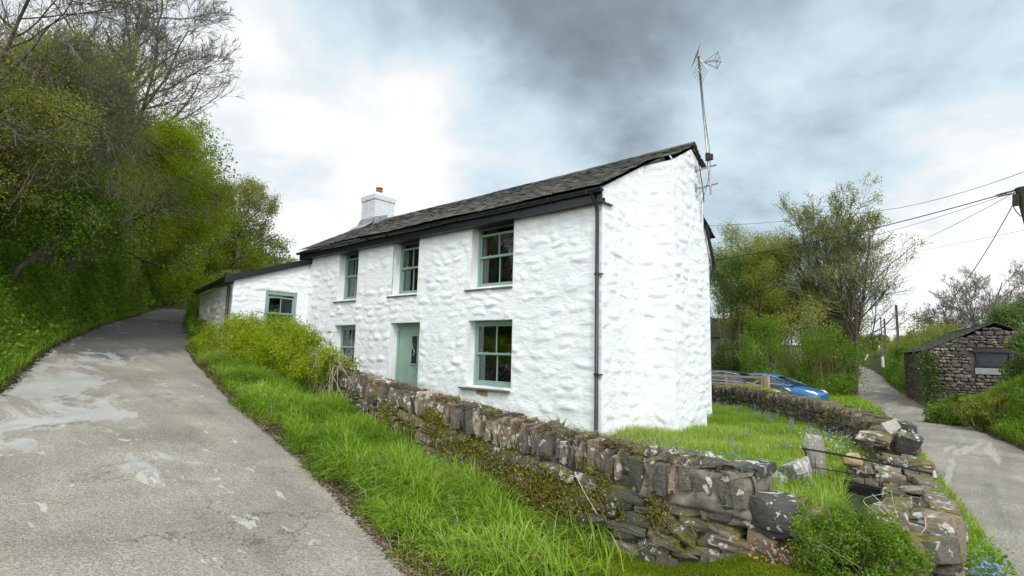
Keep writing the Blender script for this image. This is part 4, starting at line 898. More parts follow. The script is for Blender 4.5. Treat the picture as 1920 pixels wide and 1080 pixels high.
def blobcrown(mb,rg,c,r,nclump,per,cr,size,aspect=.5,shell=.55,base=.5,flat=1.,up=.3):
    q=nrm(rg.normal(size=(nclump,3)))*(rg.uniform(shell**3,1,nclump)**(1/3))[:,None]; C=np.asarray(c)+q*np.asarray(r)
    rr=cr*rg.uniform(.5,1.4,nclump); k=rg.poisson(per*(rr/cr)**2); idx=np.repeat(np.arange(nclump),k)
    P=C[idx]+nrm(rg.normal(size=(len(idx),3)))*(rg.random(len(idx))**.45*rr[idx])[:,None]*np.array([1,1,flat])
    t=np.clip(base+rg.normal(0,.16,nclump)[idx]+rg.normal(0,.14,len(idx)),0,1)
    leaves(mb,P,size,rg,up,t,aspect); return C
def spot(px,d,py=650): 
    p=at(px,py,d); return np.array([p[0],p[1],gz(p[0],p[1])])
def bush(name,label,cat,blobs,mat,seed,size=.07,stem=True,group=None,stemmat='twig_olive',twigs=0,base=.5):
    rg=R_(seed); c0=np.array(blobs[0][0],float); g=gz(c0[0],c0[1])
    lf=MB(); C=[]
    for (c,r,ncl,per,cr) in blobs: C.append(blobcrown(lf,rg,c,r,ncl,per,cr,size,base=base))
    C=np.concatenate(C); s=MB()
    if stem:
        n=min(len(C),36); i=rg.choice(len(C),n,False); T_=C[i]
        B=np.array([ (t[0]*.5+c0[0]*.5, t[1]*.5+c0[1]*.5, 0) for t in T_]); B[:,2]=ground(B[:,0],B[:,1])-.05
        Mi=(B+T_)/2+rg.normal(0,.12,B.shape); r=np.full(n,min(.018,size*.2))
        seg_tubes(s,B,Mi,r*1.4,r,4); seg_tubes(s,Mi,T_,r,r*.5,4)
        if twigs:
            i=rg.integers(0,len(C),twigs); p=C[i]; d=nrm(rg.normal(size=(twigs,3))+nrm(p-c0)*1.2+[0,0,.6]); q=p+d*(rg.uniform(2.5,7,twigs)*size)[:,None]; seg_tubes(s,p,q,np.full(twigs,.05*size+.001),np.full(twigs,.025*size+.0005),3)
    return tag(lf.build(name,mat,None,extra=[(s,stemmat)]),label,cat,group)
# ================================================================ TREES ON THE LEFT
def tree(name,label,base,H,r0,spec,seed,leafmat_=None,nleaf=0,lsize=.09,jit=.15,D=(0,0,1),group=None,tm='bark',bm='twig_grey',stems=1,fan=.0,tbase=.5,minr=.007,llev=3,cat='tree',hang=0.,split=2,leaf_filter=None,fill=None):
    rg=R_(seed); base=np.array(base,float); root=empty(name,base,label,cat,group)
    P=np.repeat(base[None],stems,0)+np.concatenate([rg.normal(0,.25 if stems>1 else 0,(stems,2)),np.full((stems,1),-.15)],1)
    Dd=np.repeat(np.array(D,float)[None],stems,0)+rg.normal(0,fan,(stems,3))*[1,1,.2]
    segs=grow(rg,P,Dd,np.full(stems,H)*rg.uniform(.8,1.05,stems),np.full(stems,r0),spec)
    tw_=wood(segs,root,tm,bm,split,minr); lf=MB()
    if nleaf:
        tp=tips(segs,llev)
        if leaf_filter is not None: tp=tp[leaf_filter(tp)]
        Pq=sample_leaves(rg,tp,nleaf,jit)-[0,0,hang]
        if fill:
            for (dx,dy,dz,ra,rz,nc,per) in fill: blobcrown(lf,rg,base+np.array([dx,dy,dz]),(ra,ra,rz),nc,per,.55,lsize,.5,.5,tbase)
        leaves(lf,Pq,lsize,rg,.3,clump_tint(Pq,rg,.9,.3,.16,tbase)); lf.build('crown',leafmat_,root,extra=[tw_])
    else: tw_[0].build('crown',tw_[1],root)
    return root,segs
BARE=lambda k1,k2,k3,k4,a=42,up=.06:[(7,.10,.05,k1,(.25,1),a,.55),(6,.16,up,k2,(.25,1),38,.55),(5,.18,up,k3,(.2,1),36,.55),(4,.2,up,k4,(.15,1),34,.55),(3,.22,up,0,(0,1),30,.5)]
def g3(x,y): return np.array([x,y,gz(x,y)])
BARE2=[(8,.07,.04,17,(.22,1),52,.60),(7,.13,.06,10,(.2,1),38,.55),(6,.15,.07,8,(.2,1),34,.55),(5,.17,.06,6,(.15,1),32,.52),(4,.2,.05,0,(0,1),30,.5)]
b=g3(-18.8,-5.0); tree('bare_ash_tree','tall bare ash tree with fine leafless twigs reaching highest over the climbing lane',b,10.6,.20,BARE2,101,'leaf_spring',1800,.11,.12,leaf_filter=lambda p:p[:,2]<11.,D=(.05,.22,1),minr=.0075)
b=g3(-11.5,-8.6); tree('bare_ash_tree','thin budding tree with forked bare trunk nearest the top corner above the lane bank',b,8.0,.075,BARE2,102,'leaf_olive',5000,.05,.12,D=(.0,.02,1),minr=.006)
WIL=[(6,.10,.05,12,(.3,1),50,.6),(6,.16,.04,9,(.2,1),40,.6),(5,.2,.0,8,(.2,1),38,.55),(5,.22,-.06,5,(.1,1),34,.5),(4,.2,-.10,0,(0,1),30,.5)]
b=g3(-10.6,-7.7); tree('olive_willow_tree','drab olive twiggy tree at the near end of the lane bank',b,5.3,.12,WIL,103,'leaf_olive',52000,.055,.22,D=(.02,.12,1),bm='twig_olive',minr=.005,tbase=.6,leaf_filter=lambda p:p[:,2]<7.2)
b=g3(-14.3,-7.5); tree('olive_willow_tree','drab olive tree between the bare ash and the near olive tree',b,5.4,.12,WIL,104,'leaf_olive',46000,.06,.22,D=(.05,.12,1),bm='twig_olive',minr=.005,tbase=.6,fill=[(.6,.5,3.0,1.7,1.8,50,150)])
b=g3(-12.2,-7.05); r_,sg=tree('leaning_tree','small tree with a brown leaning trunk rising out of ivy on the lane bank',b-[0,0,.2],3.4,.09,WIL,105,'leaf_green',15000,.07,.2,D=(.10,.50,1),bm='twig_olive',minr=.005,fill=[(.4,1.0,1.6,1.0,1.0,26,150)],tbase=.55)
HAZ=[(6,.12,.0,14,(.15,1),60,.75),(6,.15,-.02,8,(.2,1),42,.55),(5,.18,-.03,7,(.15,1),40,.5),(4,.2,-.05,4,(.1,1),36,.5)]
b=g3(-17.2,-5.9); tree('lime_beech_tree','fresh yellow green beech arching over the lane',b,6.2,.16,HAZ,106,'leaf_lime',70000,.075,.2,D=(.15,.42,1),bm='twig_olive',llev=2,tbase=.45,minr=.005,fill=[(.6,1.2,2.8,1.7,1.9,60,160)])
b=g3(-22.5,-4.0); tree('lime_beech_tree','fresh green beech further up the lane before the dark tunnel',b,7.6,.2,HAZ,107,'leaf_lime',62000,.10,.26,D=(.12,.35,1),bm='twig_olive',llev=2,tbase=.45)
b=g3(-19.5,-8.2); tree('green_beech_tree','mid green tree filling the gap behind the bare ash',b,5.2,.18,HAZ,108,'leaf_green',46000,.10,.26,D=(.1,.2,1),bm='twig_olive',llev=2,tbase=.65)
b=spot(380,40); tree('yellow_maple_tree','yellow green tree beside the olive tree over the low extension',b,6.0,.2,HAZ,109,'leaf_spring',26000,.12,.25,D=(.0,-.1,1),bm='twig_olive',llev=2,tbase=.32)
OAK=[(6,.08,.03,13,(.15,1),52,.55),(6,.16,.03,8,(.2,1),42,.6),(5,.2,.02,7,(.2,1),40,.55),(4,.2,.02,4,(.1,1),36,.5),(3,.2,.0,0,(0,1),30,.5)]
b=spot(428,39); tree('olive_oak_tree','rounded olive tree with bare outer twigs behind the low extension roof',b,6.7,.24,OAK,110,'leaf_olive',24000,.10,.18,bm='twig_grey',minr=.010)
# ivy and understory masses on the left
def ivy(px,d,label,r,seed,n=26,mat='leaf_dark',h=3.,size=.11,per=230,cat='tree',name='ivy_clad_tree',lean=(0,0)):
    b=spot(px,d); rg=R_(seed); root=empty(name,b,label,cat); lf=MB(); q=np.array([b[0]+lean[0],b[1]+lean[1],b[2]+h*.5])
    blobcrown(lf,rg,q,(r,r,h*.55),n,per,r*.42,size,.7,.3,.5); segs=grow(rg,b[None]-[0,0,.2],[[.05,.05,1]],[h*.95],[.07],[(5,.12,.05,7,(.2,1),48,.5),(4,.2,.05,5,(.2,1),40,.5),(3,.2,0,0,(0,1),30,.5)]); lf.build('crown',mat,root,extra=[wood(segs,root)]); return root
def ivyw(x,y,label,r,seed,h,**k):
    global spot; o=spot; spot=lambda px,d:g3(x,y); q=ivy(0,0,label,r,seed,h=h,**k); spot=o; return q
ivyw(-11.5,-8.3,'dark ivy clad trunk behind the near olive tree',1.2,201,3.4,n=30,size=.09)
ivyw(-14.6,-6.9,'dark ivy mass around the leaning trunk',1.1,202,3.0,n=30,size=.09)
ivyw(-17.5,-7.6,'dark ivy tree under the bare ash',1.6,203,4.6,n=36,mat='leaf_green',size=.09)
ivyw(-21.5,-5.2,'shaded holly tree between the two lime beeches',1.3,204,3.6,n=30,size=.10,mat='leaf_green')
ivyw(-26.5,-3.2,'deep green tree where the lane bends',1.6,205,4.2,n=32,size=.12,mat='leaf_green')
ivyw(-31.5,-1.2,'dark tree under the far beech at the tunnel of branches',1.9,206,5.5,n=34,size=.14)
ivyw(-41.5,4.5,'dark tree closing the end of the lane',3.0,207,8.0,n=60,size=.17,per=260)
ivyw(-33.5,6.2,'dark tree behind the extension eaves',2.0,208,4.6,n=40,size=.14,mat='leaf_green')
ivyw(-41,10,'tall dark tree beyond the elder bush where the lane ends',3.0,209,8.,n=50,size=.18)
ivyw(-19,-9.5,'low ivy covered tree deepest behind the olive trees',2.0,210,4.6,n=40,size=.11,mat='leaf_green')
ivyw(-27,-7,'dark tree deep in the wood behind the mid green beech',2.6,211,6.5,n=48,size=.14)
ivyw(-36.5,-1.5,'leafy green tree behind the dark tunnel tree',2.4,213,7.,n=44,size=.15,mat='leaf_green')
ivyw(-50,7,'far dark tree at the head of the lane',4.5,212,11,n=60,size=.24)
# limbs drooping over the lane
def limb(pts,r,label,seed,kids=9):
    rg=R_(seed); P=catm(pts,6); m=MB(); m.tube(P,np.linspace(r,r*.3,len(P)),6)
    i=rg.integers(3,len(P)-1,kids); d=nrm(np.gradient(P,axis=0)[i]+rg.normal(0,.5,(kids,3))*np.linalg.norm(np.gradient(P,axis=0)[i],axis=1)[:,None]*1.4)
    for lv,a,b_,r0,r1 in grow(rg,P[i],d,np.full(kids,1.3),np.full(kids,r*.35),[(5,.15,-.05,5,(.2,1),40,.6),(4,.2,-.05,3,(.2,1),36,.6),(3,.2,0,0,(0,1),30,.5)]): seg_tubes(m,a,b_,np.maximum(r0,.0035),np.maximum(r1,.003),3)
    return tag(m.build('bare_branch','bark'),label,'branch')
limb([at(60,420,18),at(115,385,16.6),at(170,350,16.4),at(240,370,17),at(290,392,18)],.035,'pale bare branch arching across the dark ivy above the bank',301)
limb([at(190,360,18.5),at(260,385,18),at(310,400,18)],.022,'thin bare twig branch hanging under the lime beech',302)
limb([at(330,330,21),at(400,362,22),at(445,380,23)],.022,'bare twigs poking out from the yellow green foliage',303)
limb([at(-30,210,11),at(30,235,11.5),at(90,262,12),at(160,275,12.6)],.02,'grey forked branch high in front of the near olive tree',304,10)
limb([at(120,215,13),at(190,245,13.2),at(240,300,13.4)],.022,'grey twiggy branch above the leaning trunk',306,14)
# ---- left bank growth
rg=R_(31)
def sample_ribbon(n,A,B,side,e0,e1,lo,hi,ax):
    out=[];  
    E=A if side=='A' else B; O=B if side=='A' else A
    s=np.concatenate([[0],np.cumsum(np.hypot(*np.diff(E,axis=0).T))]); 
    ok=(E[:,ax]>=lo)&(E[:,ax]<=hi); s0,s1=s[ok].min(),s[ok].max(); u=rg.uniform(s0,s1,n); p=np.stack([np.interp(u,s,E[:,0]),np.interp(u,s,E[:,1])],-1)
    d=np.gradient(E,axis=0); d=np.stack([np.interp(u,s,d[:,0]),np.interp(u,s,d[:,1])],-1); nn=nrm(np.stack([d[:,1],-d[:,0]],-1)); o=np.stack([np.interp(u,s,O[:,0] if len(O)==len(E) else E[:,0]),np.interp(u,s,O[:,1])],-1)
    sg=-np.sign(((o-p)*nn).sum(1)); return p+nn*(sg*rg.uniform(e0,e1,n))[:,None]
p=sample_ribbon(100000,LA,LB,'A',.1,3.4,-40,-3,0); z=ground(p[:,0],p[:,1]); e=rg.random(len(p)); m=MB()
P=np.column_stack([p,z+e**1.6*.38+.02]); d=np.hypot(P[:,0]-CAM[0],P[:,1]-CAM[1]); leaves(m,P,.042+.0032*d,rg,.5,clump_tint(P,rg,2.6,.45,.22,.58),.72)
tag(m.build('hedgebank_leaves','leaf_green'),'leafy nettles and ivy covering the left roadside bank','undergrowth',kind='stuff')
p=sample_ribbon(26000,LA,LB,'A',.05,2.2,-32,-3,0); z=ground(p[:,0],p[:,1]); m=MB(); blades(m,np.column_stack([p,z]),.30,.014,rg,.8); tag(m.build('bank_grass','grass'),'grass blades among the weeds on the left bank','grass',kind='stuff')
p=sample_ribbon(5000,LA,LB,'A',-.12,.28,-32,-3,0); z=ground(p[:,0],p[:,1])+.04; m=MB(); leaves(m,np.column_stack([p,z]),.06,rg,1.5,None,.6); tag(m.build('road_edge_litter','dry_litter'),'brown leaf litter along the left lane edge','litter',kind='stuff')
p=sample_ribbon(30000,LA,LB,'B',.1,2.6,-40,-13,0); z=ground(p[:,0],p[:,1]); 
dd=(p-np.array([ex,ey]))@en[:2]; okk=(dd>.05)|(p[:,0]<-19.9); p=p[okk]; z=z[okk]; m=MB(); P=np.column_stack([p,z+rg.random(len(p))**1.4*np.where(p[:,0]<-20,1.3,.42)]); leaves(m,P,.10,rg,.5,clump_tint(P,rg,1.6,.25,.2,.6),.7); tag(m.build('verge_weeds','leaf_green'),'dark weeds at the foot of the mud splashed wall','weeds',kind='stuff')
bush('elder_bush','pale green elder bush above the extension eaves','bush',[((-20.6,1.4,3.7),(1.0,.9,1.0),18,220,.4)],'leaf_spring',401,.12)
# ---- verge grass in front of the garden wall
wy=lambda x: np.interp(x,[q[0] for q in W1],[q[1] for q in W1])-.20
def verge_pts(n,x0,x1):
    x=rg.uniform(x0,x1,n); yb=wy(x); y=yb-rg.random(n)*2.2; (a,_),(b_,_)=seginfo(x,y,LA,LB); ok=(b_>.01+.08*np.sin(x*2.3)+.07*np.sin(x*5.3)+.05*np.sin(x*13.)); return x[ok],y[ok],b_[ok]
x,y,e=verge_pts(230000,-13,3.5)
keep=rg.random(len(x))<np.clip((3.25-x)/1.0,.0,1)*np.where(x<-6,.5,1.)*(.42+.58*np.clip((2.2-x)/1.,0,1)); x,y,e=x[keep],y[keep],e[keep]
cl=.5+.5*np.sin(x*3.1+1.3*np.sin(y*4))*np.sin(y*5.2+x*1.7); h=(.16+.26*cl)*np.clip(.45+e*1.4,.4,1.1); k=rg.random(len(x))<.35+.65*cl; x,y,h,e=x[k],y[k],h[k],e[k]; 
m=MB(); dB=np.column_stack([np.full(len(x),-.2),np.full(len(x),-.32),np.zeros(len(x))]); blades(m,np.column_stack([x,y,ground(x,y)-.01]),h,.0105,rg,1.15,clump_tint(np.column_stack([x,y,h*0]),rg,2.,.25,.24,.55),dB)
tag(m.build('verge_grass','grass'),'long bright green grass on the verge below the garden wall','grass',kind='stuff')
xs_,ys_,es_=verge_pts(500,-11,2.6); m=MB(); blades(m,np.column_stack([xs_,ys_,ground(xs_,ys_)]),.34,.005,rg,1.1); tag(m.build('dry_stalks','dry_stem'),'dead straw stalks standing among the verge grass','stalks',kind='stuff')
x,y,e=verge_pts(26000,-12,2.4); k=rg.random(len(x))<.8; x,y=x[k],y[k]; m=MB(); P=np.column_stack([x,y,ground(x,y)+rg.random(len(x))*.14]); P=P[np.sin(P[:,0]*2.3)*np.sin(P[:,1]*3+1)>.05]; leaves(m,P,.075,rg,1.0,None,.55); tag(m.build('verge_weeds','leaf_green'),'broad leaved weeds among the verge grass','weeds',kind='stuff')
pe=sample_ribbon(9000,LA,LB,'B',-.12,.12,-12,3.6,0); m=MB(); leaves(m,np.column_stack([pe,ground(pe[:,0],pe[:,1])+.05]),.035,rg,2.,None,.7); tag(m.build('road_edge_litter','dry_litter'),'dry stalks and soil crumbs along the verge edge','litter',kind='stuff')
# moss tongue at the foot of the near wall
x=rg.uniform(2.3,5.1,60000); y=-4.42-rg.random(60000)**1.3*.75; k=(np.sin(x*7)*.1+y>-4.42-.62*np.clip((x-2.2)/.8,0,1)); x,y=x[k],y[k]; m=MB(); blades(m,np.column_stack([x,y,ground(x,y)]),.028,.006,rg,.6,clump_tint(np.column_stack([x,y,y]),rg,5.,.3,.2,.45)); leaves(m,np.column_stack([x,y,ground(x,y)+.01])[:24000],.02,rg,1.,None,.9)
tag(m.build('moss_patch','leaf_spring'),'yellow green moss along the foot of the near wall','moss',kind='stuff')
# ---- garden grass
def in_garden(x,y):
    fx=np.interp(y,[q[1] for q in FW][::-1],[q[0] for q in FW][::-1]); fx=np.where(y<.15,np.interp(y,[-4.2,-3.3,-1.7,.15],[4.5,4.55,4.3,4.1]),fx)-.25
    wyy=np.interp(x,[q[0] for q in W1],[q[1] for q in W1])+.22
    house_=(x<.04)&(y>-.02)&(y<DEP)|((x<BX+.03)&(y>BY0-.03)&(y<BY1+.03))
    return (x<fx)&(y>wyy)&~house_
x=rg.uniform(-2.2,4.5,210000); y=rg.uniform(-4,9.5,210000); k=in_garden(x,y)&((x>-.3)|(y>5.2)|(y<-.02)); x,y=x[k],y[k]; k=(y<5.5)|(x>-1.2); x,y=x[k],y[k]
cl=.5+.5*np.sin(x*2.1+y)*np.sin(y*2.7-x); h=.16+.18*cl; m=MB(); blades(m,np.column_stack([x,y,ground(x,y)-.01]),h,.011,rg,.55,clump_tint(np.column_stack([x,y,h]),rg,1.6,.25,.2,.5)); tag(m.build('garden_grass','garden_grass'),'long pale green grass inside the garden wall','grass',kind='stuff')
# house-side bed of the front wall
x=rg.uniform(-9,-.3,16000); y=rg.uniform(-2.4,-.05,16000); k=in_garden(x,y); x,y=x[k],y[k]; m=MB(); blades(m,np.column_stack([x,y,ground(x,y)-.01]),.12,.012,rg,.6); tag(m.build('front_grass','garden_grass'),'short grass strip under the cottage front','grass',kind='stuff')
# bluebells, daisies, forget-me-nots
def bluebell(p,h,seed,label,group):
    r=R_(seed); m=MB(); P=catm([p,p+[.01,0,h*.6],p+[.04,.01,h]],4); m.tube(P,.0035,4); 
    bl=np.repeat(p[None],5,0)+r.normal(0,.02,(5,3))*[1,1,0]; blades(m,bl,h*.8,.014,r,.7,np.full(5,.4)); 
    f=MB(); n=11; t=r.uniform(.5,1,n); Q=p+np.column_stack([r.normal(0,.022,n)+.03*t,r.normal(0,.022,n),h*t]); leaves(f,np.repeat(Q,3,0),.035,r,.1,None,.7); tag(m.build('bluebell','grass',None,extra=[(f,'petal_violet')]),label,'flower',group)
k=0
spots=[]
for u in np.linspace(.28,.80,26):
    q=ff(u*FL); a=fg(u*FL); o=rg.uniform(.5,1.1); sgn=1
    nn=np.array([a[1],-a[0]]); c=np.array([q[0],q[1]])+nn*o
    if not in_garden(c[:1],c[1:])[0]: c=np.array([q[0],q[1]])-nn*o
    if in_garden(c[:1],c[1:])[0]: spots.append(c)
for c in spots: k+=1; bluebell(np.array([c[0],c[1],gz(*c)]),rg.uniform(.30,.46),500+k,'bluebell in the row of bluebells under the mossy wall','bluebells under the mossy wall')
for c in ((2.1,.5),(2.4,-.2),(1.9,1.8),(2.7,1.2),(1.2,5.6),(1.0,-.9)): k+=1; bluebell(np.array([c[0],c[1],gz(*c)]),.34,500+k,'bluebell standing alone in the middle of the garden grass','bluebells out in the grass')
def flowers(n,region,mat,size,label,name,zz=(.12,.28),cl=0):
    P=[]; 
    for (cx,cy,sx,sy,w_) in region:
        q=int(n*w_); x=rg.normal(cx,sx,q); y=rg.normal(cy,sy,q); P.append(np.column_stack([x,y,ground(x,y)+rg.uniform(*zz,q)]))
    P=np.concatenate(P); m=MB(); 
    for s in range(3): leaves(m,P+rg.normal(0,size*.35,P.shape),size,rg,1.4,None,.9)
    return tag(m.build(name,mat),label,'flowers',kind='stuff')
flowers(420,[(1.8,-1.3,.8,.5,.5),(2.9,-2.4,.5,.5,.3),(1.2,-.6,.3,.3,.2)],'petal_blue',.022,'tiny pale blue flowers dotted through the garden grass','garden_flowers',(.16,.34))
flowers(260,[(3.2,2.4,.35,.5,.6),(3.4,1.2,.3,.4,.4)],'petal_white',.022,'tiny white flowers under the mossy wall','garden_flowers',(.2,.38))
ro_=empty('forget_me_nots',(5.2,-3.6,-.08),'clump of blue forget-me-nots beside the low corner where it meets the side lane','flower')
m=MB(); P=np.array([5.17,-3.5,.0])+rg.normal(0,1,(1500,3))*[.075,.28,.10]; P[:,2]=np.abs(P[:,2])+ -.05+rg.random(1500)*.12; P=P[P[:,0]>5.02]; leaves(m,P,.04,rg,.5,None,.5); m.build('leaves','leaf_green',ro_)
m=MB(); P=np.array([5.18,-3.5,.12])+rg.normal(0,1,(520,3))*[.07,.28,.075]; P=P[P[:,0]>5.03]
for s in range(3): leaves(m,P+rg.normal(0,.006,P.shape),.02,rg,1.,None,.9)
m.build('petals','petal_blue',ro_)
# ---- bright hedge over the roadside wall
hb=bush('lime_hedge_bush','bright yellow green hedge bush sprawling over the roadside wall','hedge',[((-7.6,-2.75,1.58),(1.5,.75,.66),60,330,.30),((-9.5,-2.75,1.78),(1.2,.7,.62),46,330,.30),((-5.75,-2.95,1.42),(1.2,.6,.46),40,300,.26),((-4.3,-3.1,1.25),(.8,.42,.25),24,260,.18),((-8,-3.2,1.2),(1.8,.5,.45),40,240,.3),((-7.4,-2.8,1.6),(2.8,.95,.72),90,34,.10)],'leaf_lime',601,.052,True,None,'twig_olive',700,.52)
rg=R_(61)
# strands and dead canes tumbling down the wall end
m=MB()
for k in range(60):
    x=rg.uniform(-5.1,-3.3); p=np.array([x,wy(x)+.1,1.15+rg.uniform(-.1,.35)]); q=p+[rg.normal(0,.3),-.25,rg.uniform(.0,.25)]; s=q+[rg.normal(0,.3),-.12,-rg.uniform(.3,.9)]
    m.tube(catm([p,q,s],5),rg.uniform(.002,.0042),4)
tag(m.build('dead_canes','dry_stem'),'tangle of dry canes tumbling over the wall beside the hedge','stems',kind='stuff')
# creeping plants on the wall face
def creeper(name,label,mat,clusters,seed,size=.026,cat='creeper'):
    r=R_(seed); root=None; m=MB(); st=MB()
    for (x,z,sx,sz,n) in clusters:
        X=r.normal(x,sx,n); Zr=z-np.abs(r.normal(0,sz,n))+r.normal(0,.03,n); yy=wy(X)+.02-r.random(n)*.075
        g=ground(X,yy)+.02; leaves(m,np.column_stack([X,yy,np.maximum(Zr,g)]),size,r,.2,None,.9)
        for q in range(max(1,n//700)):
            a=r.normal(x,sx*.8); p=np.array([a,wy(a)-.03,z+.02]); st.tube(catm([p,p+[r.normal(0,.05),-.03,-sz*.7],p+[r.normal(0,.12),-.01,-sz*1.7]],3),.003,3)
    return tag(m.build(name,mat,None,extra=[(st,'twig_olive')]),label,cat)
creeper('wall_creeper','large olive and rust patch of toadflax hanging down the middle of the wall','leaf_toadflax',[(1.15,.62,.35,.22,3800),(2.0,.5,.30,.24,3800),(2.5,.42,.16,.2,1700),(.5,.66,.25,.16,1500),(1.6,.3,.5,.12,2600)],71,.021)
creeper('wall_creeper','rusty toadflax patch higher up the wall left of the large patch','leaf_toadflax',[(.1,.86,.16,.16,1200),(-1.4,.8,.15,.2,1100),(-.7,.7,.2,.12,700)],72,.024)
X=rg.uniform(-3.4,3.0,6500); q=np.sin(X*3.7+1)*np.sin(X*1.9)+.5*np.sin(X*9.1); X=X[q>-.1]; zb_=ground(X,wy(X)); zt_=np.interp(X,[q[0] for q in W1],[q[3] for q in W1]); Zw=zb_+(zt_-zb_)*rg.random(len(X))**1.2*.8; kk=np.sin(X*9)*np.sin(Zw*15+X*3)>.3; X,Zw=X[kk],Zw[kk]
m=MB(); leaves(m,np.column_stack([X,wy(X)+.01-rg.random(len(X))*.06,Zw]),.032,rg,.3,None,.7); blades(m,np.column_stack([X,wy(X)-.01,Zw])[:700],.10,.007,rg,.9); tag(m.build('wall_plants','leaf_olive'),'small ferns and seedlings rooted in the joints of the roadside wall','plants',kind='stuff')
creeper('herb_robert','red tinged herb growing down the mortared pier','leaf_toadflax',[(3.28,.66,.05,.22,1100),(3.33,.45,.07,.16,700),(2.78,.60,.05,.18,800)],73,.017)
creeper('red_leaves','small crimson leaves on the mortared pier','leaf_red',[(3.34,.66,.03,.12,330)],74,.015)
x=rg.uniform(-3.6,4.0,26000); y=np.interp(x,[q[0] for q in W1],[q[1] for q in W1])+rg.normal(0,.12,26000); zt=np.interp(x,[q[0] for q in W1],[q[3] for q in W1]); m=MB(); leaves(m,np.column_stack([x,y,zt+.0+rg.random(26000)*.05-.03]),.026,rg,2.5,np.clip(rg.normal(.42,.28,26000),0,1),.5); tag(m.build('wall_litter','dry_litter'),'rust brown leaf litter lying along the wall top','litter',kind='stuff')
# corner: small leaved shrub, pink ivy, dried roots
cs=bush('small_leaved_shrub','dense small leaved green shrub growing over the broken wall corner','shrub',[((4.60,-4.44,.50),(.27,.20,.17),60,230,.06),((4.50,-4.52,.36),(.29,.18,.22),55,210,.06),((4.78,-4.38,.33),(.17,.18,.2),36,200,.06),((4.60,-4.48,.48),(.38,.28,.27),46,50,.05)],'leaf_green',611,.021,True,None,'twig_olive',160,.62)
m=MB(); P=np.array([4.22,-4.58,.30])+rg.normal(0,1,(420,3))*[.10,.02,.06]; leaves(m,P,.022,rg,.2,None,.9); r2=empty('ivy_spray',(4.22,-4.58,.2),'spray of pinkish young ivy leaves left of the small leaved shrub','ivy'); m.build('leaves','leaf_pink',r2)
st=MB(); 
for k in range(7): a=np.array([4.1+rg.random()*.2,-4.58,.36]); st.tube(catm([a,a+[.1,-.04,-.1],a+[.25,-.03,-.17+rg.normal(0,.04)]],4),.004,4)
st.build('stems','twig_grey',r2)
m=MB(); c=np.array([4.80,-4.02,.42])
for k in range(90):
    d=nrm(rg.normal(size=3)+[-.2,-.4,-.3]); m.tube(catm([c+rg.normal(0,.03,3),c+d*.07+rg.normal(0,.02,3),c+d*.13+[0,0,-.03]+rg.normal(0,.025,3)],4),rg.uniform(.0015,.0035),4)
for k in range(5):
    d=np.array([rg.normal(-.06,.10),rg.normal(0,.06),.06]); hh=rg.uniform(.5,1.); m.tube(catm([c,c+d*.7+[0,0,.08],c+d*1.3+[rg.normal(-.02,.05),0,.18*hh],c+d*1.2+[rg.normal(-.03,.07),0,.28*hh]],5),[.002]*10+[.0014]*6,4)
tag(m.build('dried_roots','pale_root'),'bundle of bleached dry roots and tendrils on the wall corner','roots')
m=MB(); a=np.array([2.55,-4.52,.60]); m.tube(catm([a,a+[.10,-.05,-.10],a+[.17,-.02,-.22],a+[.22,.0,-.30]],5),.003,5); m.tube(catm([a+[.05,-.02,-.04],a+[-.02,-.04,-.03],a+[-.03,-.04,-.09]],4),.003,4); tag(m.build('dry_twig','pale_root'),'pale dry twig hanging on the wall face','twig')
lp=empty('leafy_plant',(-.45,-.75,gz(-.45,-.75)),'green strappy leaved plant at the foot of the black downpipe','plant'); m=MB(); blades(m,np.repeat([[-.5,-.62,gz(-.5,-.62)]],46,0)+rg.normal(0,.05,(46,3))*[1,1,0],.52,.045,rg,.7); m.build('leaves','leaf_green',lp)
tr_=empty('thin_shrub','',None,None) if False else None
for (x,y,h,lb) in ((-4.9,-2.2,.9,'thin twiggy stems against the white wall right of the hedge'),(-2.1,-2.75,.72,'small red tipped weed standing on the wall top')):
    m=MB(); 
    for k in range(6): a=np.array([x+rg.normal(0,.12),y,.75]); m.tube(catm([a,a+[rg.normal(0,.05),0,h*.5],a+[rg.normal(0,.12),0,h*.85]],4),.004,4)
    tag(m.build('dry_weed','twig_grey'),lb,'weed')
# dandelion clocks
for k,(px,d) in enumerate(((785,6.3),(560,10))):
    pass
# ================================================================ FAR SIDE: trees, cars, barn, poles
rg=R_(71)
b=spot(1424,39); tree('olive_round_tree','broad rounded olive green tree behind the parked cars',b,7.6,.26,[(6,.08,.02,24,(.18,1),60,.56),(6,.16,.04,9,(.2,1),44,.6),(5,.2,.03,7,(.2,1),40,.55),(4,.2,.02,4,(.1,1),36,.5)],131,'leaf_olive',100000,.085,.26,bm='twig_olive',llev=2,tbase=.5,minr=.008,fill=[(.5,0,6.0,3.7,2.9,140,250),(-.3,0,3.4,3.3,2.0,80,210)])
b=spot(1590,37); tree('tall_sycamore_tree','tall many stemmed sycamore just coming into leaf at the bend of the side lane',b,10.6,.13,[(8,.06,.10,13,(.22,1),34,.40),(5,.14,.10,7,(.2,1),32,.6),(5,.16,.09,5,(.2,1),32,.6),(4,.18,.08,0,(0,1),30,.5)],132,'leaf_spring',30000,.11,.12,stems=8,fan=.24,bm='twig_grey',llev=2,tbase=.4,minr=.011)
m0=spot(1630,41)
bush('green_bush','bright green young tree leaning out of the sycamore base','bush',[((m0[0]-1.6,m0[1]-3.6,m0[2]+4.4),(2.2,1.6,2.9),60,230,.55)],'leaf_spring',412,.11,twigs=60)
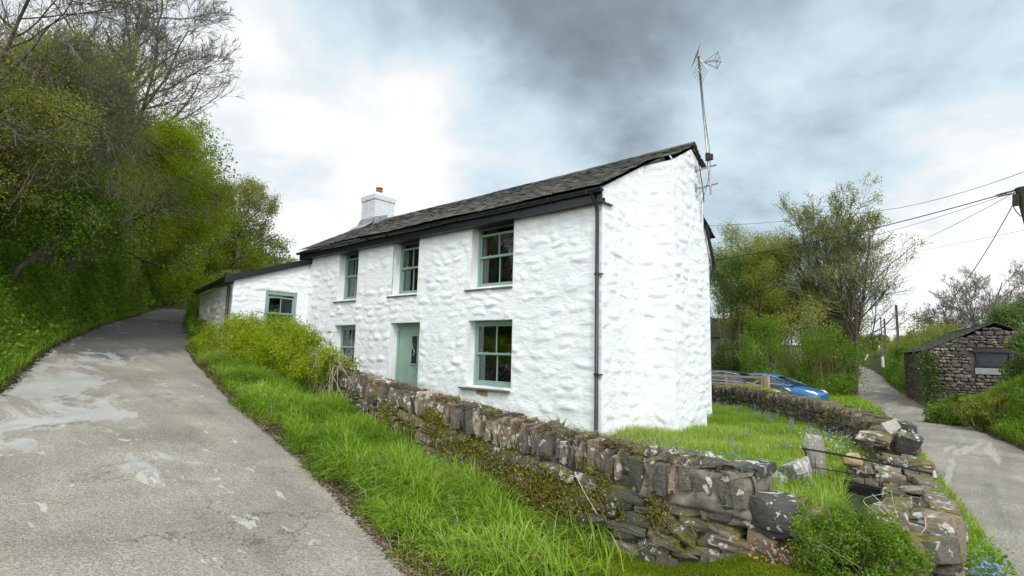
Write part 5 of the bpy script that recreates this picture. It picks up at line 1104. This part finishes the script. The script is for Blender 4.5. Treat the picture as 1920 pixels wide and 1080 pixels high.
def hb_(px0,px1,py0,py1,d,label,mat,seed,size=.1,name='roadside_bush',n=50,per=230,deep=1.6,tw=60,base=.5,cat='bush'):
    c=at((px0+px1)/2,(py0+py1)/2,d); dep=c-CAM; k=abs(RC[:,2]@dep)/1000.; r=((px1-px0)/2*k,deep,(py1-py0)/2*k)
    r2=(max(r[0],.4),)*2+(r[2],) if deep is None else (r[0],deep,r[2])
    return bush(name,label,cat,[(tuple(c),r2,n,per,min(r[0],r[2])*.42)],mat,seed,size,twigs=tw,base=base)
hb_(1395,1480,600,735,33,'mid green bush behind the blue car roof','leaf_green',421,.10,base=.62)
hb_(1440,1560,575,720,35,'pale twigged bush under the sycamore','leaf_olive',422,.10,base=.75)
hb_(1500,1600,610,760,33,'dark bush at the nose of the blue car','leaf_green',423,.10,base=.5)
hb_(1335,1410,470,610,37,'dark evergreen tree beside the cottage gable','leaf_dark',424,.12,base=.6,name='evergreen_tree',cat='tree')
hb_(1545,1608,520,700,39,'ivy covered trunk at the edge of the side lane','leaf_green',425,.10,name='ivy_clad_tree',base=.55,cat='tree')
hb_(1340,1400,640,725,36,'shady laurel behind the black car','leaf_dark',426,.12,base=.5)
hb_(1400,1500,560,650,40,'dense olive shrubbery below the round tree','leaf_olive',427,.11,base=.6)
hb_(1470,1580,520,640,42,'twiggy thicket between the sycamore stems','leaf_green',428,.11,base=.6)
# right side hedges
def hedge(y0,y1,side,w,h,label,mat,seed,n=60,per=190,size=.12,tw=150,base=.5,off=1.2):
    r=R_(seed); E=RB if side=='B' else RA; 
    ys=r.uniform(y0,y1,n); xs=np.interp(ys,E[:,1],E[:,0])+(off if side=='B' else -off)+r.normal(0,w*.35,n); g=ground(xs,ys); zs=g+r.uniform(.15,h,n)
    lf=MB(); rr=r.uniform(.3,.65,n); k=r.poisson(per,n); idx=np.repeat(np.arange(n),k)
    C=np.column_stack([xs,ys,zs]); P=C[idx]+nrm(r.normal(size=(len(idx),3)))*(r.random(len(idx))**.45*rr[idx])[:,None]; leaves(lf,P,size,r,.3,np.clip(base+r.normal(0,.18,n)[idx]+r.normal(0,.13,len(idx)),0,1),.55); 
    s=MB(); i=r.integers(0,n,tw); p=C[i]; q=p+nrm(r.normal(size=(tw,3))*[.5,.5,.3]+[0,0,1.3])*r.uniform(.5,1.5,tw)[:,None]; seg_tubes(s,np.column_stack([p[:,:2],ground(p[:,0],p[:,1])]),p,np.full(tw,.02),np.full(tw,.012),3); seg_tubes(s,p,q,np.full(tw,.012),np.full(tw,.006),3); return tag(lf.build('hedge',mat,None,extra=[(s,'twig_olive')]),label,'hedge')
hedge(31,40,'B',1.6,1.9,'green roadside hedge immediately beyond the barn','leaf_green',441,70,230,.10,base=.68,off=1.3)
hedge(38,50,'B',2.2,2.4,'tawny twiggy hedge top behind the barn hedge','leaf_olive',442,70,180,.12,tw=300,base=.75,off=2.8)
hedge(50,70,'B',2.2,2.0,'green hedge curving round the middle of the bend','leaf_green',443,70,190,.15,base=.62,off=1.6)
hedge(70,100,'B',2.5,2.2,'brownish hedge near the brow of the lane','leaf_olive',444,70,170,.2,base=.7,off=2.2)
hedge(100,132,'B',3.,2.6,'farthest hedge on the brow beyond the brownish hedge','leaf_green',445,60,160,.28,base=.6,off=2.)
hedge(33,55,'A',1.5,2.0,'green hedge under the sycamore beside the side lane','leaf_green',446,70,210,.12,base=.55,off=1.1)
hedge(55,112,'A',2.5,2.6,'long hedge opposite the farthest hedge of the brow','leaf_green',447,90,190,.22,base=.5,off=1.8)
# far fields and woodland skyline
m=MB(); r=R_(9); n=9000
aa=np.radians(r.uniform(-75,20,n)); rad=r.uniform(150,230,n); x=np.sin(aa)*rad; y=np.cos(aa)*rad; z=r.random(n)*(3.5+2.5*np.sin(aa*13))+2; leaves(m,np.column_stack([x,y,z]),1.6,r,.3,None,.8); tag(m.build('distant_woodland','leaf_olive'),'low wooded skyline far beyond the lane','woodland',kind='stuff')
for k,(px,d,s,lb) in enumerate(((1752,110,4.2,'pale olive tree on the far skyline behind the barn roof'),(1600,130,5,'far tree at the brow of the side lane'),(515,75,2.6,'distant green tree over the low extension roof'),(560,85,2.2,'faint distant tree beside the left chimney end'))):
    b=spot(px,d); root=empty('distant_tree',b,lb,'tree'); lf=MB(); rr=R_(460+k); blobcrown(lf,rr,b+[0,0,s*.75],(s*.9,s*.9,s*.6),34,90,s*.3,.10+s*.06,.7); segs=grow(rr,b[None],[[0,0,1]],[s],[.2],[(4,.1,.05,6,(.3,1),45,.5),(4,.2,.05,0,(0,1),30,.5)]); wood(segs,root); lf.build('crown','leaf_olive',root)
# bare tree behind the barn
b=spot(1872,58); b[2]=.8; tree('bare_field_tree','large bare tree with many stems behind the barn roof',b,7.6,.12,[(7,.06,.12,14,(.12,1),36,.55),(6,.14,.10,8,(.2,1),36,.55),(5,.16,.08,6,(.2,1),34,.55),(4,.18,.06,4,(.1,1),32,.5),(3,.2,.05,0,(0,1),30,.5)],133,None,0,stems=6,fan=.40,minr=.011)
hb_(1868,1990,565,650,46,'dark green bush against the bare tree','leaf_dark',429,.16,base=.7,per=160)
hb_(1900,1990,625,745,24,'dark holly bush hiding the far corner of the barn gable','leaf_dark',430,.10,base=.7,name='holly_bush')
# ---- barn
barn=empty('stone_barn',(4.6,20.6,0),'old grey rubble stone barn with a slate roof beside the side lane','barn')
A=np.array([3.55,20.5]); sd=nrm(np.array([1.86,29.6])-A); gd=nrm(np.array([-sd[1],sd[0]])*-1); 
GW=4.6; SL=9.2
P0=A; P1=A+gd*GW; P2=P1+sd*SL; P3=A+sd*SL; pk=.45
ez=2.22; pz=3.24; bz=-.5
def b3(p,z): return np.array([p[0],p[1],z])
st=MB(); rb=R_(17)
def face_stones(a,b_,zt,seed,hole=None):
    r=R_(seed); L=np.hypot(*(b_-a)); d=(b_-a)/L; nn=np.array([d[1],-d[0]]); z=bz
    while z<pz+.1:
        h=r.uniform(.06,.20); u=r.uniform(-.1,.05)
        while u<L:
            l=r.uniform(.10,.34); c=u+l/2
            if z+h*.5<zt(min(max(c,0),L))-.05 and not (hole and hole[0]-.05<c<hole[1]+.05 and hole[2]-.05<z+h/2<hole[3]+.05):
                q=a+d*min(c,L-.06)-nn*.02*-1*0; stone(st,(q[0]+nn[0]*.0,q[1]+nn[1]*.0,z+h/2),(l*.96,.24,h*.95*r.uniform(.8,1.1)),r,d,tilt=.09,rnd=.3)
            u+=l
        z+=h
gtop=lambda u: ez+(pz-ez)*(1-abs(u/GW-pk)/(pk if u/GW<pk else 1-pk))
face_stones(P0,P1,gtop,5,(1.3,2.65,1.2,2.25))
face_stones(P3,P0,lambda u:ez,6)
st.build('stonework','barn_stone',barn)
cb=MB(); i2=.06
poly=[b3(P0+(gd+sd)*i2,bz),b3(P1+(sd-gd)*i2,bz),b3(P2,bz),b3(P3+gd*i2,bz)]; 
gA=P0+sd*.07; gB=P1+sd*.07
w0,w1,wz0,wz1=1.42,2.5,1.58,2.10
def gp_(u,z,off=.0): q=P0+gd*u+sd*(.06+off); return (q[0],q[1],z)
V=[gp_(0.05,bz),gp_(GW-.05,bz),gp_(GW-.05,ez-.05),gp_(GW*pk,pz-.08),gp_(.05,ez-.05),gp_(w0,wz0),gp_(w1,wz0),gp_(w1,wz1),gp_(w0,wz1)]
cb.add(V,[np.array([(0,1,6,5),(1,2,7,6),(2,3,8,7),(3,4,5,8),(4,0,5,5)][:4]),np.array([(4,0,5)])])
cb.add([b3(P3+gd*.06,bz),b3(P0+gd*.06,bz),b3(P0+gd*.06,ez-.05),b3(P3+gd*.06,ez-.05)],np.array([(0,1,2,3)])); cb.add([b3(P2,bz),b3(P3,bz),b3(P3,ez-.05),b3(P2,ez-.05)],np.array([(0,1,2,3)])); cb.add([b3(P1,bz),b3(P2,bz),b3(P2,ez-.05),b3(P1,ez-.05)],np.array([(0,1,2,3)]))
cb.build('mortar_core','mortar',barn)
wd=MB()
def gbox(mb,u0,u1,z0,z1,o0,o1):
    V=[]
    for z in (z0,z1):
        for (u,o) in ((u0,o0),(u1,o0),(u1,o1),(u0,o1)): q=P0+gd*u-sd*o; V.append((q[0],q[1],z))
    mb.add(V,np.array([(0,3,2,1),(4,5,6,7),(0,1,5,4),(1,2,6,5),(2,3,7,6),(3,0,4,7)]))
gbox(wd,w0-.08,w1+.08,wz1,wz1+.1,-.05,.16); gbox(wd,w0-.05,w1+.05,wz0-.09,wz0,-.05,.15); gbox(wd,w0,w0+.06,wz0,wz1,-.02,.12); gbox(wd,w1-.06,w1,wz0,wz1,-.02,.12); wo_=wd.build('window','black_trim',barn)
gl=MB(); gbox(gl,w0+.06,w1-.06,wz0,wz1,-.02,.03); gl.build('pane','dusty_glass',wo_)
bk=MB(); 
gbox(bk,w0-.06,w1+.1,1.22,1.47,-.1,.15); bk.build('blockwork','block',barn)
rf=MB(); ri0=P0+gd*GW*pk; 
for (a,u0,zt_) in ((P0-gd*.22,0,ez-.10),(P1+gd*.2,1,ez-.10)):
    rr=a-sd*.12; L=SL+.3; nr=13
    for q in range(nr):
        for s in range(34):
            t0=q/nr; t1=min(1.02,(q+1.5)/nr); s0=L*s/34; s1=s0+L/34-.01
            tp=ri0-sd*.12
            g=lambda t,ss,dz: b3(rr*(1-t)+tp*t+sd*ss,zt_*(1-t)+(pz+.07)*t+dz)
            lift=rb.uniform(0,.015); v=[g(t0,s0,.03+lift),g(t0,s1,.03+lift),g(t1,s1,.0),g(t1,s0,.0),g(t0,s0,.045+lift),g(t0,s1,.045+lift),g(t1,s1,.015),g(t1,s0,.015)]
            rf.add(np.array(v),np.array([(0,3,2,1),(4,5,6,7),(0,1,5,4),(1,2,6,5),(2,3,7,6),(3,0,4,7)]),rb.random())
rfo=rf.build('roof','slate',barn)
dk=MB(); dk.add([b3(P0-gd*.2-sd*.1,ez-.1),b3(ri0-sd*.1,pz+.03),b3(ri0+sd*SL,pz+.03),b3(P3-gd*.2,ez-.1),b3(P1+gd*.18-sd*.1,ez-.1),b3(P2+gd*.18,ez-.1)],np.array([(0,1,2,3),(1,4,5,2)])); dk.build('roof_boarding','boards',rfo)
bd=MB(); q0=P0-np.array([sd[1],-sd[0]])*.0
on=-gd
for k in range(9):
    a=P0+sd*(.75+.42*k)+on*.16; b_=a+sd*.40; v=[b3(a,-.3),b3(b_,-.3),b3(b_+on*.03,-.3),b3(a+on*.03,-.3),b3(a,ez-.22),b3(b_,ez-.22),b3(b_+on*.03,ez-.22),b3(a+on*.03,ez-.22)]; bd.add(np.array(v),np.array([(0,3,2,1),(4,5,6,7),(0,1,5,4),(1,2,6,5),(2,3,7,6),(3,0,4,7)]))
bd.build('boarded_door','boards',barn)
iv=MB(); c=b3(P0+on*.12-sd*.12,1.2); P=c+R_(5).normal(0,1,(2600,3))*[.22,.22,.75]; P=P[P[:,2]<2.15]; leaves(iv,P,.075,R_(6),.2,None,.8); io=empty('ivy',b3(P0,0),'ivy climbing the lane side corner of the stone barn','ivy'); iv.build('foliage','leaf_dark',io); s=MB(); s.tube([c-[0,0,1.2],c+[.05,0,0],c+[0,0,.9]],.03,5); s.build('stems','bark',io)
# ---- right bank growth
rg=R_(81)
p=sample_ribbon(60000,RA,RB,'B',.06,4.6,5,30,1); z=ground(p[:,0],p[:,1]); 
rel=(p-P0); inb=(rel@gd>-.05)&(rel@sd>-.05)&(rel@sd<SL); p=p[~inb]; z=z[~inb]; m=MB(); h=.22+.2*(np.sin(p[:,0]*2+p[:,1])>0); blades(m,np.column_stack([p,z]),h,.022,rg,.8,clump_tint(np.column_stack([p,z]),rg,1.2,.25,.2,.42)); tag(m.build('bank_grass','grass'),'long grass on the bank below the barn','grass',kind='stuff')
P=np.column_stack([p,z+rg.random(len(p))*.3])[:34000]; m=MB(); leaves(m,P,.085,rg,.6,clump_tint(P,rg,1.3,.3,.2,.6),.7); tag(m.build('bank_weeds','leaf_green'),'weeds and bramble leaves on the bank below the barn','weeds',kind='stuff')
p=sample_ribbon(30000,RA,RB,'B',.06,2.5,29,80,1); z=ground(p[:,0],p[:,1]); m=MB(); P=np.column_stack([p,z+rg.random(len(p))*.6]); leaves(m,P,.14,rg,.6,clump_tint(P,rg,.9,.3,.2,.6),.7); tag(m.build('far_bank_weeds','leaf_green'),'green growth on the right bank beyond the barn','weeds',kind='stuff')
p=sample_ribbon(42000,RA,RB,'A',.05,3.0,14,80,1); z=ground(p[:,0],p[:,1]); k=(p[:,1]>19.3)|(rg.random(len(p))<.4); p,z=p[k],z[k]; m=MB(); blades(m,np.column_stack([p,z]),.3,.026,rg,.7); P=np.column_stack([p,z+rg.random(len(p))*.3]); tag(m.build('lane_grass','grass'),'grass beside the left edge of the side lane','grass',kind='stuff')
p=sample_ribbon(17000,RA,RB,'A',-.06,.55,-8,14,1); z=ground(p[:,0],p[:,1]); m=MB(); blades(m,np.column_stack([p,z]),.14,.014,rg,.7); tag(m.build('wall_foot_grass','grass'),'short grass between the mossy wall and the side lane','grass',kind='stuff')
p=sample_ribbon(5000,RA,RB,'B',-.25,.15,5,30,1); z=ground(p[:,0],p[:,1])+.05; m=MB(); leaves(m,np.column_stack([p,z]),.07,rg,2.,None,.7); tag(m.build('lane_edge_litter','dry_litter'),'brown debris along the right edge of the side lane','litter',kind='stuff')
m=MB(); uu=rg.uniform(.30,.50,2600)*FL; W_=np.array([ff(q) for q in uu]); P=np.column_stack([W_[:,0]+rg.normal(0,.10,2600),W_[:,1]+rg.normal(0,.12,2600),W_[:,3]+rg.uniform(-.02,.06,2600)]); P=P[np.sin(uu*5)+np.sin(uu*13)>-.2]; leaves(m,P,.035,rg,1.5,np.clip(rg.normal(.75,.2,len(P)),0,1),.9); tag(m.build('yellow_stonecrop','leaf_spring'),'yellow stonecrop on top of the mossy wall in front of the cars','stonecrop',kind='stuff')
for k,(px,py,d,rr_,lb) in enumerate(((1800,722,25.5,.75,'bramble thicket at the foot of the barn gable'),(1868,735,21,.8,'bramble mound on the bank in front of the barn window'),(1770,752,22,.5,'small bramble clump at the lane edge below the barn ivy'))):
    c=at(px,py,d); g=gz(c[0],c[1]); bush('bramble',lb,'bramble',[((c[0],c[1],g+.25),(rr_,rr_*.8,.42),26,190,.22),((c[0],c[1],g+.3),(rr_*1.25,rr_,.55),30,30,.10)],('leaf_green','leaf_olive','leaf_green')[k],700+k,.075,twigs=60,base=.5)
# ---- outbuilding behind the cars, with trellis fence
ob=empty('outbuilding',at(1345,690,41)*[1,1,0],'dark slate roofed outbuilding glimpsed beside the cottage gable','outbuilding')
c=at(1352,650,41)[:2]; g=gz(*c); m=MB(); m.box((c[0]-5,c[1],g-.2),(c[0]+1.3,c[1]+4,g+1.95)); m.build('wall','block',ob)
m=MB(); m.add(np.array([(c[0]-5.2,c[1]-.3,g+1.9),(c[0]+1.5,c[1]-.3,g+1.9),(c[0]+1.5,c[1]+2,g+3.4),(c[0]-5.2,c[1]+2,g+3.4),(c[0]+1.5,c[1]+4.3,g+1.9),(c[0]-5.2,c[1]+4.3,g+1.9)]),np.array([(0,1,2,3),(3,2,4,5)]),.3); m.build('roof','slate',ob)
m=MB(); c2=c-[0,2.2]; gg=gz(*c2)
for k in range(20): m.box((c2[0]-2.6+k*.19,c2[1],gg),(c2[0]-2.57+k*.19,c2[1]+.03,gg+1.75))
for k in range(5): m.box((c2[0]-2.6,c2[1]-.02,gg+.3+k*.34),(c2[0]+1.05,c2[1]+.0,gg+.33+k*.34))
tag(m.build('trellis_fence','timber'),'wooden trellis fence in front of the outbuilding','fence')
# ---- timber field gate
gt_=empty('field_gate',(-.6,11.8,gz(-.6,11.8)),'pale timber field gate closing the parking yard','gate')
pA=np.array([-.56,11.75]); pB=np.array([-3.9,12.35]); gd2=nrm(pB-pA); zb=-.18
def gate_box(mb,a,b_,z0,z1,th=.05): 
    d=nrm(b_-a); n_=np.array([-d[1],d[0]])*th/2; V=[]
    for z in (0,1):
        for q in (a-n_,b_-n_,b_+n_,a+n_): V.append((q[0],q[1],(z0,z1)[z] if not isinstance(z0,tuple) else 0))
    mb.add(np.array(V),np.array([(0,3,2,1),(4,5,6,7),(0,1,5,4),(1,2,6,5),(2,3,7,6),(3,0,4,7)]))
m=MB(); gate_box(m,pA-gd2*.07,pA+gd2*.08,-.5,1.05,.15); m.build('post','gate_timber',gt_)
m=MB()
for z in (.05,.22,.41,.65,.92): gate_box(m,pA+gd2*.12,pB,z,z+.065,.03)
m.build('rail','gate_timber',gt_)
m=MB(); gate_box(m,pA+gd2*.12,pA+gd2*.20,.03,1.02,.06); gate_box(m,pA+gd2*1.5,pA+gd2*1.57,.05,1.0,.04)
def brace(a,b_,za,zb_):
    d=nrm(b_-a); n_=np.array([-d[1],d[0]]); V=[]
    for o in (-.035,-.015):
        V+= [(*(a+n_*o),za),(*(b_+n_*o),zb_),(*(b_+n_*o),zb_+.09),(*(a+n_*o),za+.09)]
    m.add(np.array(V),np.array([(0,1,2,3),(7,6,5,4),(0,4,5,1),(2,6,7,3)]))
brace(pA+gd2*.15,pA+gd2*1.5,.9,.1); brace(pA+gd2*1.5,pA+gd2*2.9,.1,.9); m.build('brace','gate_timber',gt_)
# ---- cars
def car(name,loc,yaw,label,paint,seed,L=4.15,Wd=1.74,Hh=1.45):
    root=empty(name,loc,label,'car'); o=np.array(loc); cy,sy=math.cos(yaw),math.sin(yaw)
    T=lambda v:np.column_stack([o[0]+v[:,0]*cy-v[:,1]*sy,o[1]+v[:,0]*sy+v[:,1]*cy,o[2]+v[:,2]])
    # x: 0 nose .. L tail ; stations: belt height, half width, bottom
    xs=np.array([0,.05,.2,.5,.95,1.35,2.2,3.1,3.7,4.0,4.12,4.15])*L/4.15
    belt=np.array([.55,.66,.76,.86,.93,.98,1.0,1.02,1.03,1.0,.92,.7]); hw=np.array([.55,.68,.76,.83,.86,.87,.87,.87,.85,.80,.74,.62])*Wd/1.74; bot=np.array([.28,.24,.2,.18,.18,.18,.18,.18,.2,.24,.28,.34])
    b=MB(); ring=[]
    for x,h,w_,bo in zip(xs,belt,hw,bot):
        zz=[bo,bo+.08,(bo+h)*.5,h-.10,h-.02,h+.01,h+.025]; ww=[w_*.9,w_*.985,w_,w_*.965,w_*.90,w_*.75,0]
        pr=[(-x,-a,z) for a,z in zip(ww,zz)]+[(-x,a,z) for a,z in zip(ww[:-1][::-1],zz[:-1][::-1])]; ring.append(pr)
    V=np.array(ring).reshape(-1,3); k=len(ring[0]); n=len(xs); i=(np.arange(n-1)[:,None]*k+np.arange(k)[None]); j=(np.arange(n-1)[:,None]*k+(np.arange(k)[None]+1)%k)
    b.add(T(V),[np.stack([i,i+k,j+k,j],-1).reshape(-1,4),np.array([list(range(k))]),np.array([list(range((n-1)*k,n*k))[::-1]])])
    # roof skin
    rx=np.array([1.75,1.95,2.4,3.0,3.5,3.75])*L/4.15; rz=np.array([Hh-.12,Hh-.05,Hh,Hh-.01,Hh-.06,Hh-.14]); rw=np.array([.55,.60,.62,.61,.58,.54])
    V=[];
    for x,z,w_ in zip(rx,rz,rw):
        for a,dz in ((-1,-.045),(-.85,-.005),(-.4,.015),(0,.02),(.4,.015),(.85,-.005),(1,-.045)): V.append((-x,a*w_,z+dz))
    i=(np.arange(5)[:,None]*7+np.arange(6)[None]).ravel(); b.add(T(np.array(V)),np.stack([i,i+1,i+8,i+7],-1))
    for s in (-1,1):   # pillars
        for (xa,za,wa,xb,zb_,wb) in ((.98,.97,.80,1.78,Hh-.15,.555),(2.45,1.0,.815,2.42,Hh-.05,.615),(3.85,1.02,.78,3.72,Hh-.18,.55)):
            b.tube(T(np.array([(-xa*L/4.15,s*wa,za),(-xb*L/4.15,s*wb,zb_)])),.028,6)
    bo_=b.build('body',paint,root,smooth=True)
    g=MB(); gx_=np.array([.98,1.78,2.4,3.1,3.7,4.0])*L/4.15; lo=np.array([.96,.97,1.0,1.02,1.03,1.0]); hi=np.array([.975,Hh-.15,Hh-.045,Hh-.055,Hh-.15,1.03]); wl=np.array([.76,.80,.81,.81,.78,.72]); wh=np.array([.74,.55,.605,.60,.55,.70])
    V=[]
    for x,a,c_,d_,e_ in zip(gx_,lo,hi,wl,wh): V+= [(-x,-d_,a),(-x,-e_,c_),(-x,e_,c_),(-x,d_,a)]
    i=(np.arange(5)[:,None]*4+np.array([0,1,2])[None]); g.add(T(np.array(V)),np.stack([i,i+1,i+5,i+4],-1).reshape(-1,4)); g.build('windows','car_glass',root)
    for x in (.78,3.4):
        for s in (-1,1):
            w_=MB(); w_.tube(T(np.array([(-x*L/4.15,s*.66*Wd/1.74,.31),(-x*L/4.15,s*.885*Wd/1.74,.31)])),.31,20); wo2=w_.build('wheel','tyre',root); h_=MB(); h_.tube(T(np.array([(-x*L/4.15,s*.8*Wd/1.74,.31),(-x*L/4.15,s*.892*Wd/1.74,.31)])),.2,12); h_.build('rim','car_silver',wo2)
    for s in (-1,1):
        h_=MB(); h_.tube(T(np.array([(-.10,s*.60,.66),(-.22,s*.70,.72),(-.5,s*.775,.80)])),[.05,.075,.03],8); h_.build('headlight','white_plastic',root,smooth=True)
        mi=MB(); mi.tube(T(np.array([(-1.35,s*.86,1.02),(-1.32,s*1.02,1.06)])),[.05,.07],8); mi.build('mirror',paint,root)
    tr=MB(); 
    for s in (-1,1): tr.tube(T(np.array([(-1.02*L/4.15,s*.815,1.0),(-2.4,s*.835,1.035),(-3.8*L/4.15,s*.80,1.05)])),.012,4); tr.tube(T(np.array([(-1.8*L/4.15,s*.575,Hh-.13),(-2.4,s*.635,Hh-.035),(-3.6*L/4.15,s*.59,Hh-.14)])),.012,4)
    tr.build('chrome_trim','car_silver',root); return root
car('parked_car',(-.05,18.1,-.5),math.radians(-6),'blue hatchback parked nose out under the bushes','car_blue',1)
car('parked_car',(-.85,15.5,-.38),math.radians(-4),'dark grey car with silver trim parked behind the timber gate','car_black',2)
# ---- poles and wires
def pole(name,px,pytop,d,r,label,lean=(0,0),ztop=None,parts=True,group=None):
    t=at(px,pytop,d); b=np.array([t[0]+lean[0],t[1]+lean[1],gz(t[0],t[1])-.3]); root=empty(name,b,label,'utility pole',group); m=MB(); m.tube([b,(b+t)/2,t],[r*1.2,r*1.1,r],12); m.build('shaft','pole_timber',root,smooth=True); return root,t
pr_,ptop=pole('utility_pole',1913,352,21,.13,'weathered near timber utility pole with tangled cable loops at its top',(.75,-.05))
m=MB()
for k in range(5):
    c=ptop+np.array([-.22-.05*k,-.05,-.12-.02*k]); t=np.linspace(0,2*math.pi,16); m.tube(np.stack([c[0]+.13*np.cos(t),c[1]+.05*np.sin(t),c[2]+.055*np.sin(t)+.04*k*.3],-1),.009,4)
m.tube([ptop+[-.45,0,-.12],ptop+[-.12,0,-.05],ptop+[.0,0,-.02]],.02,6); m.tube(catm([ptop+[-.14,-.02,-.1],ptop+[-.19,-.02,-.5],ptop+[-.05,-.04,-.85],ptop+[.02,-.14,-.9],ptop+[.2,-.14,-2.4]],5),.013,5); m.build('cable_loop','cable',pr_)
m=MB(); q=ptop+np.array([-.12,-.14,-.38]); m.box(q-[.07,.05,.17],q+[.07,.05,.17]); m.build('junction_box','iron',pr_)
def wire(name,pts3,sag,r,label):
    P=[]; 
    for k in range(len(pts3)-1):
        a,b_=np.array(pts3[k]),np.array(pts3[k+1])
        for t in np.linspace(0,1,25)[:-1]: P.append(a*(1-t)+b_*t-[0,0,4*sag*t*(1-t)])
    P.append(np.array(pts3[-1])); m=MB(); m.tube(np.array(P),r,5); return tag(m.build(name,'cable'),label,'wire')
p1=at(1680,572,62); p2=at(1658,597,80); p3=at(1651,595,100)
q=ptop+[0,0,-.1]
wire('overhead_wire',[q+[-.3,0,0],at(1300,492,27)],.25,.016,'thick dark wire from the near pole to the back of the cottage')
wire('overhead_wire',[at(1990,295,22),at(1685,390,26),at(1300,424,30)],.15,.009,'highest thin wire crossing above the near pole')
wire('overhead_wire',[q+[-.2,0,-.02],at(1440,470,44)],.5,.008,'thin wire running from the near pole towards the sycamore')
wire('overhead_wire',[q+[-.2,0,-.06],at(1600,490,48)],.4,.008,'lower thin wire running from the near pole towards the sycamore')
wire('overhead_wire',[q,p1-[0,0,.3]],2.35,.013,'deeply sagging wire between the near pole and the first far pole')
wire('overhead_wire',[at(2000,415,23),at(1500,500,70)],.3,.006,'faint low wire crossing the bright sky above the field tree')
for k,(px,py,d,lb) in enumerate(((1680,572,62,'tallest and nearest of the three far poles on the lane hedge'),(1658,597,80,'middle one of the three far poles'),(1651,595,100,'farthest and faintest of the three far poles'))): pole('utility_pole',px,py,d,(.10,.09,.08)[k],lb,group='far poles along the side lane')
for k,(px,py,d,lb) in enumerate(((1655,676,46,'upright white marker post on the bank of the bend'),(1622,668,75,'leaning white marker post near the brow'))):
    p=at(px,py,d); m=MB(); m.tube([(p[0],p[1],p[2]-.45),(p[0]+.1*k*3,p[1],p[2]+.28)],.09,8); tag(m.build('marker_post','white_plastic'),lb,'post')
# ---- finish
for o in bpy.data.objects:
    if '_o' in o: del o['_o']
print('polys',sum(len(o.data.polygons) for o in bpy.data.objects if o.type=='MESH'))
